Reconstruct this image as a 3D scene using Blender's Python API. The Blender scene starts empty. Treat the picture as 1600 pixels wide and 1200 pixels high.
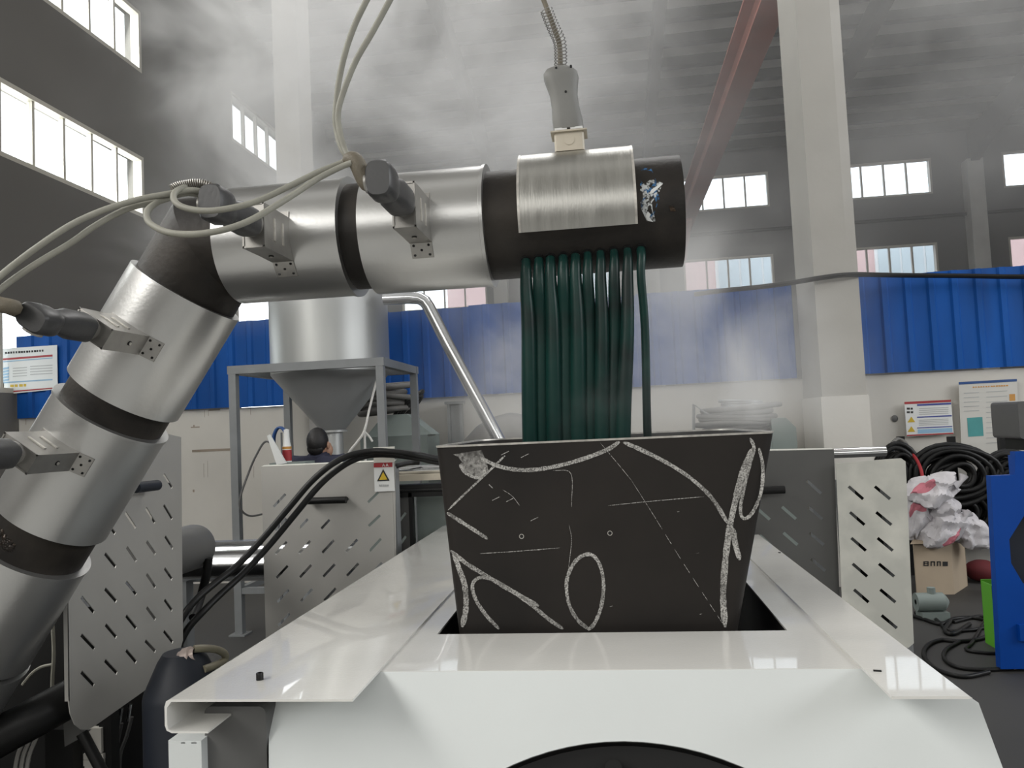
import bpy, bmesh, math, random
from mathutils import Vector, Matrix, Quaternion
from mathutils.geometry import tessellate_polygon
random.seed(7)
S = bpy.context.scene
COL = S.collection
rad = math.radians

# ------------------------------------------------------------------ camera
F = 1200.0                                   # focal length in pixels of a 1600 x 1200 picture
CAM = Vector((0, 0, 1.65))
_y, _p, _r = rad(7.1), rad(3.05), rad(2.65)
FW = Vector((-math.sin(_y) * math.cos(_p), math.cos(_y) * math.cos(_p), math.sin(_p)))
_r0 = Vector((math.cos(_y), math.sin(_y), 0)); _u0 = _r0.cross(FW)
RT = _r0 * math.cos(_r) - _u0 * math.sin(_r)
UP = _r0 * math.sin(_r) + _u0 * math.cos(_r)
cd = bpy.data.cameras.new('camera'); cd.sensor_width = 36; cd.lens = 36 * F / 1600; cd.clip_start = .02; cd.clip_end = 300
co = bpy.data.objects.new('camera', cd); COL.objects.link(co)
M = Matrix((RT, UP, -FW)).transposed().to_4x4(); M.translation = CAM
co.matrix_world = M
S.camera = co

# ------------------------------------------------------------------ world, lamps, exposure
S.view_settings.view_transform = 'Standard'; S.view_settings.look = 'None'
S.view_settings.gamma = 1; S.view_settings.use_curve_mapping = False
S.view_settings.exposure = -0.4
S.cycles.volume_bounces = 2; S.cycles.max_bounces = 10; S.cycles.diffuse_bounces = 4
S.cycles.transparent_max_bounces = 24; S.cycles.use_denoising = True
S.cycles.volume_step_rate = 1.5; S.cycles.volume_max_steps = 160
S.cycles.sample_clamp_indirect = 6
W = bpy.data.worlds.new('world'); S.world = W; W.use_nodes = True
W.node_tree.nodes['Background'].inputs[0].default_value = (.95, .98, 1, 1)
W.node_tree.nodes['Background'].inputs[1].default_value = 5.0

def area(name, loc, size, power, target, col=(1, 1, 1)):
    l = bpy.data.lights.new(name, 'AREA'); l.shape = 'RECTANGLE'; l.size, l.size_y = size; l.energy = power; l.color = col
    o = bpy.data.objects.new(name, l); COL.objects.link(o); o.location = loc
    o.rotation_euler = (Vector(target) - Vector(loc)).to_track_quat('-Z', 'Y').to_euler()
    return o
area('daylight_gable_windows', (0, -8.5, 5.4), (15, 3.0), 400, (0, 1, 1.6), (1, .985, .95))
area('fill_roof_near', (-1.0, .5, 10.2), (15, 3.0), 70, (-1, .5, 0), (1, .99, .97))  # added overhead fill, the roof has no opening here
area('fill_roof_middle', (2.0, 8.2, 10.7), (9, 3.0), 720, (1.0, 6.0, 0), (1, .99, .97))  # added fill under the closed roof, lights smoke and housing top
area('daylight_left_windows', (-6.8, -1.0, 6.0), (12, 3.4), 1500, (0, 0, 1.5), (1, .975, .93))
area('fill_right_side', (12, 0.5, 6.0), (13, 3.4), 1300, (0, 1.5, 1.5), (.97, .985, 1))  # added side fill, the right wall has no windows
area('daylight_outside_window_low', (-7.4, 9.55, 5.6), (2.8, .95), 130, (2, 9.0, 3.6), (1, .975, .93))
area('daylight_outside_window_high', (-7.4, 9.55, 7.92), (2.8, .95), 130, (2, 9.0, 5.0), (1, .975, .93))

# ------------------------------------------------------------------ pixel -> point in the place
def ray(px, py): return FW + RT * ((px - 800) / F) + UP * ((600 - py) / F)
def at(px, py, Y=None, X=None, Z=None):
    d = ray(px, py)
    t = Y / d.y if Y is not None else X / d.x if X is not None else (Z - CAM.z) / d.z
    return CAM + d * t

# ------------------------------------------------------------------ materials
def lin(c): return tuple(((v / 255 / 12.92) if v <= 10 else ((v / 255 + .055) / 1.055) ** 2.4) for v in c)
MATS = {}
def mat(name, col, rough=.5, metal=0.0, var=.12, scale=6.0, bump=0.0, bscale=60.0, col2=None, mix=(.45, .65), stretch=(1, 1, 1), rvar=.1, coat=0.0, spec=.5, detail=6):
    m = bpy.data.materials.new(name); m.use_nodes = True; nt = m.node_tree; N = nt.nodes; L = nt.links
    b = N['Principled BSDF']
    b.inputs['Metallic'].default_value = metal; b.inputs['Coat Weight'].default_value = coat
    b.inputs['Specular IOR Level'].default_value = spec
    tc = N.new('ShaderNodeTexCoord'); mp = N.new('ShaderNodeMapping'); mp.inputs['Scale'].default_value = stretch
    L.new(tc.outputs['Object'], mp.inputs[0])
    nz = N.new('ShaderNodeTexNoise'); nz.inputs['Scale'].default_value = scale; nz.inputs['Detail'].default_value = detail
    L.new(mp.outputs[0], nz.inputs['Vector'])
    cr = N.new('ShaderNodeValToRGB'); cr.color_ramp.elements[0].position, cr.color_ramp.elements[1].position = mix if col2 else (.25, .75)
    c1 = col if col2 else tuple(v * (1 - var) for v in col)
    c2 = col2 if col2 else tuple(min(1, v * (1 + var)) for v in col)
    cr.color_ramp.elements[0].color = (*c1, 1); cr.color_ramp.elements[1].color = (*c2, 1)
    L.new(nz.outputs['Fac'], cr.inputs[0]); L.new(cr.outputs[0], b.inputs['Base Color'])
    mr = N.new('ShaderNodeMapRange'); mr.inputs[3].default_value = max(.03, rough - rvar); mr.inputs[4].default_value = min(1, rough + rvar)
    L.new(nz.outputs['Fac'], mr.inputs[0]); L.new(mr.outputs[0], b.inputs['Roughness'])
    if bump:
        n2 = N.new('ShaderNodeTexNoise'); n2.inputs['Scale'].default_value = bscale; n2.inputs['Detail'].default_value = 3
        L.new(mp.outputs[0], n2.inputs['Vector'])
        bp = N.new('ShaderNodeBump'); bp.inputs['Strength'].default_value = bump; bp.inputs['Distance'].default_value = .01
        L.new(n2.outputs['Fac'], bp.inputs['Height']); L.new(bp.outputs[0], b.inputs['Normal'])
    MATS[name] = m
    return m
def glass(name, tint):
    m = bpy.data.materials.new(name); m.use_nodes = True; nt = m.node_tree; N = nt.nodes; L = nt.links
    N.remove(N['Principled BSDF'])
    t = N.new('ShaderNodeBsdfTransparent'); t.inputs[0].default_value = (*tint, 1)
    g = N.new('ShaderNodeBsdfGlossy'); g.inputs['Roughness'].default_value = .08
    x = N.new('ShaderNodeMixShader'); x.inputs[0].default_value = .06
    L.new(t.outputs[0], x.inputs[1]); L.new(g.outputs[0], x.inputs[2]); L.new(x.outputs[0], N['Material Output'].inputs[0])
    return m
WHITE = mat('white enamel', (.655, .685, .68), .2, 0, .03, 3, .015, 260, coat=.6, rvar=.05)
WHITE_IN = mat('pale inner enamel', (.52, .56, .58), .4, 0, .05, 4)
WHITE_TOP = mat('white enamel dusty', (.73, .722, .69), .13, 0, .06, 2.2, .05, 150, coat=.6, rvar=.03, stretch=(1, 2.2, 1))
STEEL = mat('brushed stainless band', (.54, .54, .53), .31, .88, .05, 3, .03, 120, stretch=(1, 1, 1), rvar=.05)
SHELL = mat('brushed heater shell', (.43, .425, .40), .36, .95, .10, 9, .12, 40, stretch=(6, .6, .6), rvar=.08)
GUARD = mat('stainless guard sheet', (.45, .44, .415), .5, .4, .10, 2.5, .03, 200, rvar=.06)
GUARD_D = mat('shaded stainless guard sheet', (.13, .13, .126), .5, .5, .14, 2.2, .03, 200, rvar=.06)  # guard steel with its dimmer facing put into a darker base colour
GUARD_B = mat('mottled lit guard sheet', (.58, .58, .53), .5, .2, .2, 5, col2=(.76, .75, .68), rvar=.08)  # mottled guard steel, the light its facing catches is in the base colour
CHROME = mat('polished rod', (.72, .73, .74), .16, 1, .04, 4, rvar=.04)
PIPE = mat('dark mill scale pipe', (.017, .015, .0135), .5, .3, .25, 6, .10, 60, col2=(.034, .029, .024), rvar=.08, spec=.3)
RUSTY = mat('heat stained weld', (.022, .018, .015), .3, .6, .3, 30, .3, 90, col2=(.075, .045, .026), rvar=.12)
TINT = mat('brown heat tint', (.035, .028, .022), .42, .4, .3, 9, .1, 60, col2=(.13, .075, .042), rvar=.12)
BOX = mat('terminal box steel', (.36, .35, .33), .42, .85, .15, 25, rvar=.08)
BLACK = mat('black rubber', (.008, .008, .008), .45, 0, .2, 10, rvar=.05, spec=.3)
PLUG = mat('dark bakelite plug', (.045, .045, .046), .42, 0, .15, 14, .05, 120)
PLUGG = mat('grey silicone plug', (.19, .19, .18), .55, 0, .12, 10, .05, 100)
CREAM = mat('cream ceramic', (.52, .47, .38), .4, 0, .18, 12)
CORD = mat('grey fibreglass cord', (.27, .265, .225), .6, 0, .12, 30, .1, 200)
SLEEVE = mat('brown braided sleeve', (.15, .13, .095), .6, 0, .25, 40, .2, 300)
STRAND = mat('dark green molten strand', (.004, .034, .028), .34, 0, .4, 7, rvar=.08, col2=(.006, .014, .013), spec=.25)
HOPPER = mat('hot rolled plate', (.013, .0118, .011), .52, .1, .25, 3, .06, 30, col2=(.028, .024, .021), rvar=.08, mix=(.35, .8), spec=.22)
CUT = mat('ground bright edge', (.55, .53, .49), .4, .7, .25, 60)
CHUTE = mat('black chute', (.006, .006, .006), .8, 0, .1)
SILO = mat('galvanised silo sheet', (.46, .47, .46), .4, .6, .12, 1.6, .02, 30, stretch=(3, 3, .3), rvar=.06)
SILOC = mat('dull silo cone', (.45, .46, .46), .5, .5, .08, 2)
FRAME = mat('grey painted frame', (.20, .21, .215), .5, 0, .08, 8)
BLUE = mat('blue hoarding sheet', (.004, .078, .33), .55, 0, .28, 1.3, .03, 14, stretch=(2.5, 2.5, .5), rvar=.08, spec=.2)
PLASTER = mat('white lime plaster', (.60, .58, .535), .85, 0, .10, 1.1, .12, 18)
CONC = mat('pale column plaster', (.42, .405, .37), .85, 0, .08, 1.6, .12, 20)
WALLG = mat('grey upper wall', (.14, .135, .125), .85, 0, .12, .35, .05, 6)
ROOFM = mat('grey roof sheet', (.58, .57, .54), .6, .1, .16, 1.6, .04, 9)
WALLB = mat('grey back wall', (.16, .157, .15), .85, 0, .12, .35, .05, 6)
TINT0 = mat('faint rust mark', (.30, .25, .20), .9)
PURL = mat('dark purlin steel', (.045, .045, .043), .6, .3, .2, 2)
RAFT = mat('dark rafter steel', (.045, .045, .043), .6, .2, .15, 2)
REDB = mat('red oxide beam', (.34, .13, .10), .6, 0, .15, 2)
FLOORM = mat('worn concrete floor', (.042, .041, .039), .6, 0, .2, .7, .05, 10, rvar=.14)
BOUNCE_FLOOR = mat('pale grey bounce floor', (.36, .36, .35), .4, 0, .1, 1.5, rvar=.08)
WFRAME = mat('cream window frame', (.50, .48, .42), .5, 0, .08, 4)
GLASS_L = glass('clear window glass', (.9, .92, .92))
GLASS_B = glass('dusty window glass', (.80, .83, .85))
PINK = mat('pink render wall', (.72, .50, .49), .9, 0, .06, .5)
PWHITE = mat('white render', (.8, .8, .8), .8, 0, .04, .5)
PBLUE = mat('grey blue pane', (.55, .62, .66), .25, 0, .1, .5)
GROUND = mat('outside concrete yard', (.35, .35, .34), .9, 0, .1, .4)
FANG = mat('grey fan cover', (.30, .30, .29), .45, .2, .08, 5)
MBLUE = mat('blue machine enamel', (.0012, .058, .33), .38, 0, .08, 3, coat=.1, rvar=.04, spec=.3)
MGREEN = mat('bright green enamel', (.12, .42, .035), .4, 0, .06, 3)
GREYM = mat('grey machine enamel', (.10, .10, .098), .42, 0, .1, 5)
GREENG = mat('grey green cabinet', (.20, .235, .22), .5, 0, .1, 3)
NAVY = mat('navy blue motor', (.012, .016, .026), .5, 0, .2, 5)
SACK = mat('white woven sack', (.58, .56, .58), .7, 0, .14, 7, .25, 45)
SACKP = mat('pink print', (.50, .16, .20), .7, 0, .2, 8)
CARD = mat('brown carton board', (.42, .34, .25), .75, 0, .08, 4)
INK = mat('black print ink', (.02, .02, .02), .7)
RED = mat('red print', (.34, .025, .03), .5)
DRED = mat('dark red cloth', (.11, .012, .016), .8, 0, .2, 9)
YEL = mat('yellow print', (.55, .38, .02), .5)
PAPER = mat('white laminated paper', (.70, .71, .70), .35, 0, .03, 4)
LBLUE = mat('pale blue print', (.25, .42, .58), .5)
DBLUE = mat('dark blue print', (.05, .07, .28), .5)
TEAL = mat('teal print', (.07, .30, .30), .5)
ORANGE = mat('orange print', (.55, .27, .06), .5)
GREYP = mat('grey print', (.40, .41, .41), .6)
PBEIGE = mat('beige poster paper', (.58, .57, .53), .5, 0, .03, 3)
SKIN = mat('skin', (.42, .24, .16), .5)
HAIR = mat('black hair', (.009, .008, .008), .5, 0, .3, 60, .3, 200)
CLOTH = mat('navy work jacket', (.022, .024, .048), .85, 0, .2, 20, .2, 60)
TROU = mat('dark trousers', (.02, .02, .024), .9, 0, .2, 20)
COILG = mat('grey hose rubber', (.14, .135, .125), .6, 0, .2, 8)
GALV = mat('galvanised channel', (.36, .37, .37), .4, .7, .1, 5)
ROPE = mat('white rope', (.62, .61, .58), .8, 0, .1, 50)
BLUEP = mat('blue plastic', (.02, .07, .22), .4, 0, .15, 6)
FITT = mat('pale fitting', (.55, .46, .42), .35, .3, .2, 20)
OILH = mat('olive hose', (.22, .20, .14), .45, 0, .15, 20)
# chalk: broken, powdery strokes
def _chalk(name, col, lo=.36, hi=.66, a0=.12, sc=330, low=.42):
    CH = bpy.data.materials.new(name); CH.use_nodes = True; nt = CH.node_tree; N = nt.nodes; L = nt.links; b = N['Principled BSDF']
    b.inputs['Base Color'].default_value = (*col, 1); b.inputs['Roughness'].default_value = .95
    tc = N.new('ShaderNodeTexCoord'); nz = N.new('ShaderNodeTexNoise'); nz.inputs['Scale'].default_value = sc; nz.inputs['Detail'].default_value = 2
    L.new(tc.outputs['Object'], nz.inputs['Vector'])
    cr = N.new('ShaderNodeValToRGB'); cr.color_ramp.elements[0].position = lo; cr.color_ramp.elements[1].position = hi
    cr.color_ramp.elements[0].color = (a0, a0, a0, 1); cr.color_ramp.elements[1].color = (.95, .95, .95, 1)
    n2 = N.new('ShaderNodeTexNoise'); n2.inputs['Scale'].default_value = 22; L.new(tc.outputs['Object'], n2.inputs['Vector'])
    m2 = N.new('ShaderNodeMapRange'); m2.inputs[1].default_value = .32; m2.inputs[2].default_value = .62; m2.inputs[3].default_value = low; m2.inputs[4].default_value = 1
    L.new(n2.outputs['Fac'], m2.inputs[0])
    mu = N.new('ShaderNodeMath'); mu.operation = 'MULTIPLY'; L.new(nz.outputs['Fac'], cr.inputs[0]); L.new(cr.outputs[0], mu.inputs[0]); L.new(m2.outputs[0], mu.inputs[1])
    L.new(mu.outputs[0], b.inputs['Alpha'])
    return CH
CHALK = _chalk('chalk stroke', (.52, .51, .485))
SMUDGE = _chalk('rubbed chalk', (.42, .41, .39), .3, .8, .05, 140, .25)
PAINTB = _chalk('blue paint smear', (.05, .16, .34), .42, .56, 0, 110)
PAINTW = _chalk('white paint smear', (.6, .62, .62), .42, .56, 0, 130)

# ------------------------------------------------------------------ mesh builder
class MB:
    def __init__(s): s.v = []; s.f = []; s.m = []
    def add(s, vs, fs, mi=0):
        o = len(s.v); s.v += [Vector(v) for v in vs]; s.f += [tuple(i + o for i in f) for f in fs]; s.m += [mi] * len(fs); return s
    def box(s, c, d, R=None, mi=0):
        c = Vector(c); h = Vector(d) / 2; vs = []
        for x in (-1, 1):
            for y in (-1, 1):
                for z in (-1, 1):
                    p = Vector((x * h.x, y * h.y, z * h.z)); vs.append(c + (R @ p if R else p))
        return s.add(vs, [(0, 1, 3, 2), (4, 6, 7, 5), (0, 4, 5, 1), (2, 3, 7, 6), (0, 2, 6, 4), (1, 5, 7, 3)], mi)
    def bb(s, a, b, mi=0):
        a = Vector(a); b = Vector(b); return s.box((a + b) / 2, [abs(v) for v in (b - a)], None, mi)
    def loft(s, rings, cap=True, closed=True, mi=0):
        n = len(rings[0]); vs = [p for r in rings for p in r]; fs = []
        for i in range(len(rings) - 1):
            for j in range(n if closed else n - 1):
                k = (j + 1) % n
                fs.append((i * n + j, i * n + k, (i + 1) * n + k, (i + 1) * n + j))
        if cap: fs.append(tuple(range(n - 1, -1, -1))); fs.append(tuple((len(rings) - 1) * n + j for j in range(n)))
        return s.add(vs, fs, mi)
    def cyl(s, a, b, r0, r1=None, n=24, cap=True, mi=0):
        a = Vector(a); b = Vector(b); r1 = r0 if r1 is None else r1
        w = (b - a).normalized(); u = w.orthogonal().normalized(); v = w.cross(u)
        R = lambda c, r: [c + (u * math.cos(t) + v * math.sin(t)) * r for t in [2 * math.pi * i / n for i in range(n)]]
        return s.loft([R(a, r0), R(b, r1)], cap, mi=mi)
    def lathe(s, prof, o, w, n=32, cap=False, mi=0):         # prof: (distance along w, radius)
        o = Vector(o); w = Vector(w).normalized(); u = w.orthogonal().normalized(); v = w.cross(u)
        return s.loft([[o + w * d + (u * math.cos(t) + v * math.sin(t)) * r for t in [2 * math.pi * i / n for i in range(n)]] for d, r in prof], cap, mi=mi)
    def tube(s, pts, r, n=10, cap=True, mi=0, ry=None):
        pts = [Vector(p) for p in pts]; rs = r if isinstance(r, (list, tuple)) else [r] * len(pts)
        tang = [(pts[min(i + 1, len(pts) - 1)] - pts[max(i - 1, 0)]).normalized() for i in range(len(pts))]
        u = tang[0].orthogonal().normalized(); rings = []
        for p, t, q in zip(pts, tang, rs):
            u = (u - t * u.dot(t)).normalized(); v = t.cross(u)
            rings.append([p + u * math.cos(a) * q + v * math.sin(a) * q for a in [2 * math.pi * i / n for i in range(n)]])
        return s.loft(rings, cap, mi=mi)
    def prism(s, poly, d, mi=0):
        poly = [Vector(p) for p in poly]; d = Vector(d); return s.loft([poly, [p + d for p in poly]], True, mi=mi)
    def sphere(s, c, r, n=10, m=6, mi=0, sc=(1, 1, 1)):
        c = Vector(c); rings = []
        for i in range(m + 1):
            a = math.pi * i / m - math.pi / 2; q = max(1e-4, math.cos(a))
            rings.append([c + Vector((math.cos(t) * q * sc[0], math.sin(t) * q * sc[1], math.sin(a) * sc[2])) * r for t in [2 * math.pi * k / n for k in range(n)]])
        return s.loft(rings, True, mi=mi)
    def build(s, name, mats, parent=None, smooth=40, recalc=True):
        if name == 'post' and len(s.v) == 16:            # each post an object of its own
            for k in (0, 8): MB().add(s.v[k:k + 8], s.f[:6]).build(name, mats, parent, smooth)
            return
        me = bpy.data.meshes.new(name); me.from_pydata(s.v, [], s.f)
        for m in (mats if isinstance(mats, (list, tuple)) else [mats]): me.materials.append(m)
        for p, i in zip(me.polygons, s.m): p.material_index = i
        if recalc:
            bm = bmesh.new(); bm.from_mesh(me); bmesh.ops.recalc_face_normals(bm, faces=bm.faces); bm.to_mesh(me); bm.free()
        if smooth:
            for p in me.polygons: p.use_smooth = True
            me.set_sharp_from_angle(angle=rad(smooth))
        return link(name, me, parent)
def link(name, me, parent=None):
    o = bpy.data.objects.new(name, me); COL.objects.link(o)
    if parent:
        o.parent = parent
        if parent.type == 'EMPTY': o.matrix_parent_inverse = Matrix.Translation(-parent.location)
    return o
def plate_mesh(mb, outer, holes, o, u, v, d, mi=0):
    """sheet with real holes: outer / holes are 2-D loops in the frame o,u,v; d is the thickness vector"""
    o = Vector(o); u = Vector(u); v = Vector(v); d = Vector(d)
    loops = [outer] + holes; flat = [p for l in loops for p in l]
    tri = tessellate_polygon([[Vector((p[0], p[1], 0)) for p in l] for l in loops])
    P = [o + u * p[0] + v * p[1] for p in flat]; n = len(P)
    fs = [tuple(t) for t in tri] + [tuple(i + n for i in reversed(t)) for t in tri]
    k = 0
    for l in loops:
        m = len(l)
        for i in range(m):
            a, b = k + i, k + (i + 1) % m; fs.append((a, b, b + n, a + n))
        k += m
    return mb.add(P + [p + d for p in P], fs, mi)
def tag(o, label=None, cat=None, group=None, kind=None):
    if label: o['label'] = label
    if cat: o['category'] = cat
    if group: o['group'] = group
    if kind: o['kind'] = kind
    return o
def thing(name, label, cat, loc=(0, 0, 0), group=None):
    o = bpy.data.objects.new(name, None); COL.objects.link(o); o.location = loc; o.empty_display_size = .1
    return tag(o, label, cat, group)
def structure(name, loc=(0, 0, 0)):
    o = bpy.data.objects.new(name, None); COL.objects.link(o); o.location = loc; o.empty_display_size = .1; o['kind'] = 'structure'; return o
def copy_tree(o, parent=None):
    c = o.copy(); COL.objects.link(c); c.parent = parent
    for ch in o.children: copy_tree(ch, c)
    return c
def smoothpath(pts, k=8):
    pts = [Vector(p) for p in pts]; P = [pts[0] * 2 - pts[1]] + pts + [pts[-1] * 2 - pts[-2]]; out = []
    for i in range(1, len(P) - 2):
        a, b, c, d = P[i - 1:i + 3]
        for j in range(k):
            t = j / k
            out.append(.5 * ((2 * b) + (c - a) * t + (2 * a - 5 * b + 4 * c - d) * t * t + (3 * b - a - 3 * c + d) * t ** 3))
    return out + [pts[-1]]
def pxpath(pp, k=8):                                   # (px, py, Y) triples -> smooth path
    return smoothpath([at(a, b, Y=c) for a, b, c in pp], k)
def rrect(x0, x1, y0, y1, r, n=5):
    out = []
    for cx, cy, a0 in ((x1 - r, y1 - r, 0), (x0 + r, y1 - r, 90), (x0 + r, y0 + r, 180), (x1 - r, y0 + r, 270)):
        for i in range(n + 1):
            a = rad(a0 + 90 * i / n); out.append((cx + r * math.cos(a), cy + r * math.sin(a)))
    return out
def dashslot(a, b, w):                                 # thin slot loop between two 2-D points
    a = Vector(a); b = Vector(b); t = (b - a).normalized(); n = Vector((-t.y, t.x)) * w
    return [tuple(a + n), tuple(a - n), tuple(b - n), tuple(b + n)]

# ================================================================== THE SETTING
XL, YB, SLOPE, ZE = -7.0, 22.0, .15, 9.2
ZR = lambda y: ZE + SLOPE * (YB - y)
floor = MB().bb((-20, .9, -.12), (30, 36, 0)).build('floor', FLOORM, smooth=0); tag(floor, kind='structure')
tag(MB().bb((-20, -14, -.12), (30, .9, 0)).build('floor', BOUNCE_FLOOR, smooth=0), kind='structure')  # unseen pale slab, added to bounce light into the heater bands
yard = MB().bb((-60, 22.5, -.3), (80, 90, -.1)).bb((-60, -40, -.3), (-7.4, 22.5, -.13)).build('ground_outside', GROUND, smooth=0); tag(yard, kind='structure')

def wall_grid(mb, us, vs, holes, f, th):
    """wall of boxes between cut lines us / vs, leaving the rectangles in holes (u0,u1,v0,v1) open; f(u,v,w) -> point"""
    U = sorted(set(us + [h[i] for h in holes for i in (0, 1)])); V = sorted(set(vs + [h[i] for h in holes for i in (2, 3)]))
    for a, b in zip(U, U[1:]):
        for c, d in zip(V, V[1:]):
            m, n = (a + b) / 2, (c + d) / 2
            if any(h[0] < m < h[1] and h[2] < n < h[3] for h in holes): continue
            mb.bb(f(a, c, 0), f(b, d, th))
ROW3, ROW2, ROW1 = (2.3, 3.35), (5.12, 6.08), (7.43, 8.42)
left_win = [(y0, y0 + 2.9, *r) for y0 in (2.3, 8.1, 13.9, 19.6) for r in (ROW2, ROW1) if y0 + 2.9 < 23]
left_win = [(a, min(b, 21.8), c, d) for a, b, c, d in left_win]
left_win += [(6.4, 9.35, *ROW3)]
gate = (13.9, 16.6, 0, 4.85)
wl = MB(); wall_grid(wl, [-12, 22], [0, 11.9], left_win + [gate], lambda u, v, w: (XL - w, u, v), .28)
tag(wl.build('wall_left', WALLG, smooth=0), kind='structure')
back_win = [(x0, x0 + 2.47, *r) for x0 in (2.3, 6.62, 10.9, 15.2, -2.0) for r in (ROW2, ROW1)] + [(-5.9, -3.35, *r) for r in (ROW2, ROW1)]
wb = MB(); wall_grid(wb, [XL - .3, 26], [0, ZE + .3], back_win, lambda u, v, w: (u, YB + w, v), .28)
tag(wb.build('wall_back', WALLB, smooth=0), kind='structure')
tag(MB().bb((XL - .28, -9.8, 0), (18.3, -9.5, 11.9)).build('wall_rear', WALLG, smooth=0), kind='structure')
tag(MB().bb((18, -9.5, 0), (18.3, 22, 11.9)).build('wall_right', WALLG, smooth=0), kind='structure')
wn = [0]
def window(u0, u1, v0, v1, f, n, gl, fw=.06, deep=.14):
    wn[0] += 1
    r = structure('window_%d' % wn[0], f(u0, v0, 0))
    fr = MB()
    fr.bb(f(u0, v0, .0), f(u0 + fw, v1, deep)).bb(f(u1 - fw, v0, .0), f(u1, v1, deep)).bb(f(u0 + fw, v0, 0), f(u1 - fw, v0 + fw, deep)).bb(f(u0 + fw, v1 - fw, 0), f(u1 - fw, v1, deep))
    fr.build('window_frame', WFRAME, r, 0)
    step = (u1 - u0 - 2 * fw) / n
    for i in range(1, n):
        u = u0 + fw + step * i
        MB().bb(f(u - .022, v0 + fw, .03), f(u + .022, v1 - fw, .1)).build('mullion', WFRAME, r, 0)
    for i in range(n):
        a = u0 + fw + step * i + (.022 if i else 0); b = u0 + fw + step * (i + 1) - (.022 if i < n - 1 else 0)
        MB().bb(f(a, v0 + fw, .06), f(b, v1 - fw, .064)).build('pane', gl, r, 0)
for a, b, c, d in left_win: window(a, b, c, d, lambda u, v, w: (XL - w, u, v), 5 if d - c > .95 else 9, GLASS_L)
for a, b, c, d in back_win: window(a, b, c, d, lambda u, v, w: (a0 if False else u, YB + w, v), 4, GLASS_B, .05)
dr = structure('door_1', (XL, 13.9, 0))
MB().bb((XL - .2, 13.9, 0), (XL, 14.0, 4.85)).bb((XL - .2, 16.5, 0), (XL, 16.6, 4.85)).bb((XL - .2, 14.0, 4.73), (XL, 16.5, 4.85)).build('door_frame', WFRAME, dr, 0)
# roof with purlins, sloping up from the eaves over the back wall
roof = MB().add([(XL - .5, YB + .4, ZR(YB + .4)), (27, YB + .4, ZR(YB + .4)), (27, 4, ZR(4)), (XL - .5, 4, ZR(4)),
                 (XL - .5, YB + .4, ZR(YB + .4) + .1), (27, YB + .4, ZR(YB + .4) + .1), (27, 4, ZR(4) + .1), (XL - .5, 4, ZR(4) + .1)],
                [(0, 1, 2, 3), (4, 7, 6, 5), (0, 4, 5, 1), (1, 5, 6, 2), (2, 6, 7, 3), (3, 7, 4, 0)])
roof.add([(XL - .5, 4, ZR(4)), (27, 4, ZR(4)), (27, -12, ZR(4) - 2.4), (XL - .5, -12, ZR(4) - 2.4),
          (XL - .5, 4, ZR(4) + .1), (27, 4, ZR(4) + .1), (27, -12, ZR(4) - 2.3), (XL - .5, -12, ZR(4) - 2.3)],
         [(0, 1, 2, 3), (4, 7, 6, 5), (0, 4, 5, 1), (1, 5, 6, 2), (2, 6, 7, 3), (3, 7, 4, 0)])
ceil = roof.build('ceiling', ROOFM, smooth=0); tag(ceil, kind='structure')
rot = Matrix.Rotation(-math.atan(SLOPE), 3, 'X')
y = 21.6
first = None
while y > 8:
    c = (10, y, ZR(y) - .13)
    if first is None:
        pm = MB().box((0, 0, 0), (34, .07, .24), rot).box((0, .03, -.12), (34, .1, .02), rot)
        first = pm.build('purlin', PURL, ceil, 0); first.location = c
    else:
        q = first.copy(); COL.objects.link(q); q.location = c
    y -= .82
# portal columns and rafters of the back bay
for k, x in enumerate((-2.9, 1.4, 5.75, 10.05, 14.4)):
    r = structure('trim_%d' % (k + 1), (x, YB, 0))
    MB().bb((x - .2, 21.62, 0), (x + .2, 22, 8.2)).build('column', CONC if k < 2 else ROOFM, r, 0)
    pr = [(21.75, ZR(21.75) - .28), (21.75, ZR(21.75) - 1.15), (20.8, ZR(20.8) - .95), (18.5, ZR(18.5) - .75), (4.2, ZR(4.2) - .75), (4.2, ZR(4.2) - .28)]
    MB().prism([(x - .11, a, b) for a, b in pr], (.22, 0, 0)).build('rafter', RAFT, r, 0)
rb = structure('trim_6', (2.4, 21.5, 7.2))
b_ = MB().bb((2.36, 2, 6.95), (2.40, 21.9, 7.5)).bb((2.2, 2, 7.5), (2.56, 21.9, 7.54)).bb((2.2, 2, 6.91), (2.56, 21.9, 6.95))
b_.build('crane_beam', REDB, rb, 0)
MB().cyl((2.38, 20.6, 6.9), (2.3, 21.9, 6.1), .09, n=8).build('knee_brace', REDB, rb, 0)
MB().tube([(1.6, 21.9, 6.75), (12, 21.9, 6.78), (20, 21.9, 6.76)], .045, 6).build('conduit', RAFT, tag(structure('trim_7', (5, 21.9, 6.7)), kind='structure'))
# building across the yard, seen through the lower windows
ob = tag(structure('building_outside', (0, 34, 0)), kind='structure')
MB().bb((-7, 34, -.1), (60, 36, 9.3)).build('wall', PINK, ob, 0)
for i in range(6):
    x = 11.5 + 6.6 * (i - 2)
    MB().bb((x, 33.9, 6.7), (x + 3.0, 34.02, 8.75)).build('window', PWHITE, ob, 0)
    for k in range(3): MB().bb((x + .12 + k * .95, 33.86, 6.85), (x + .98 + k * .95, 33.9, 8.6)).build('pane', PBLUE, ob, 0)
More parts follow.
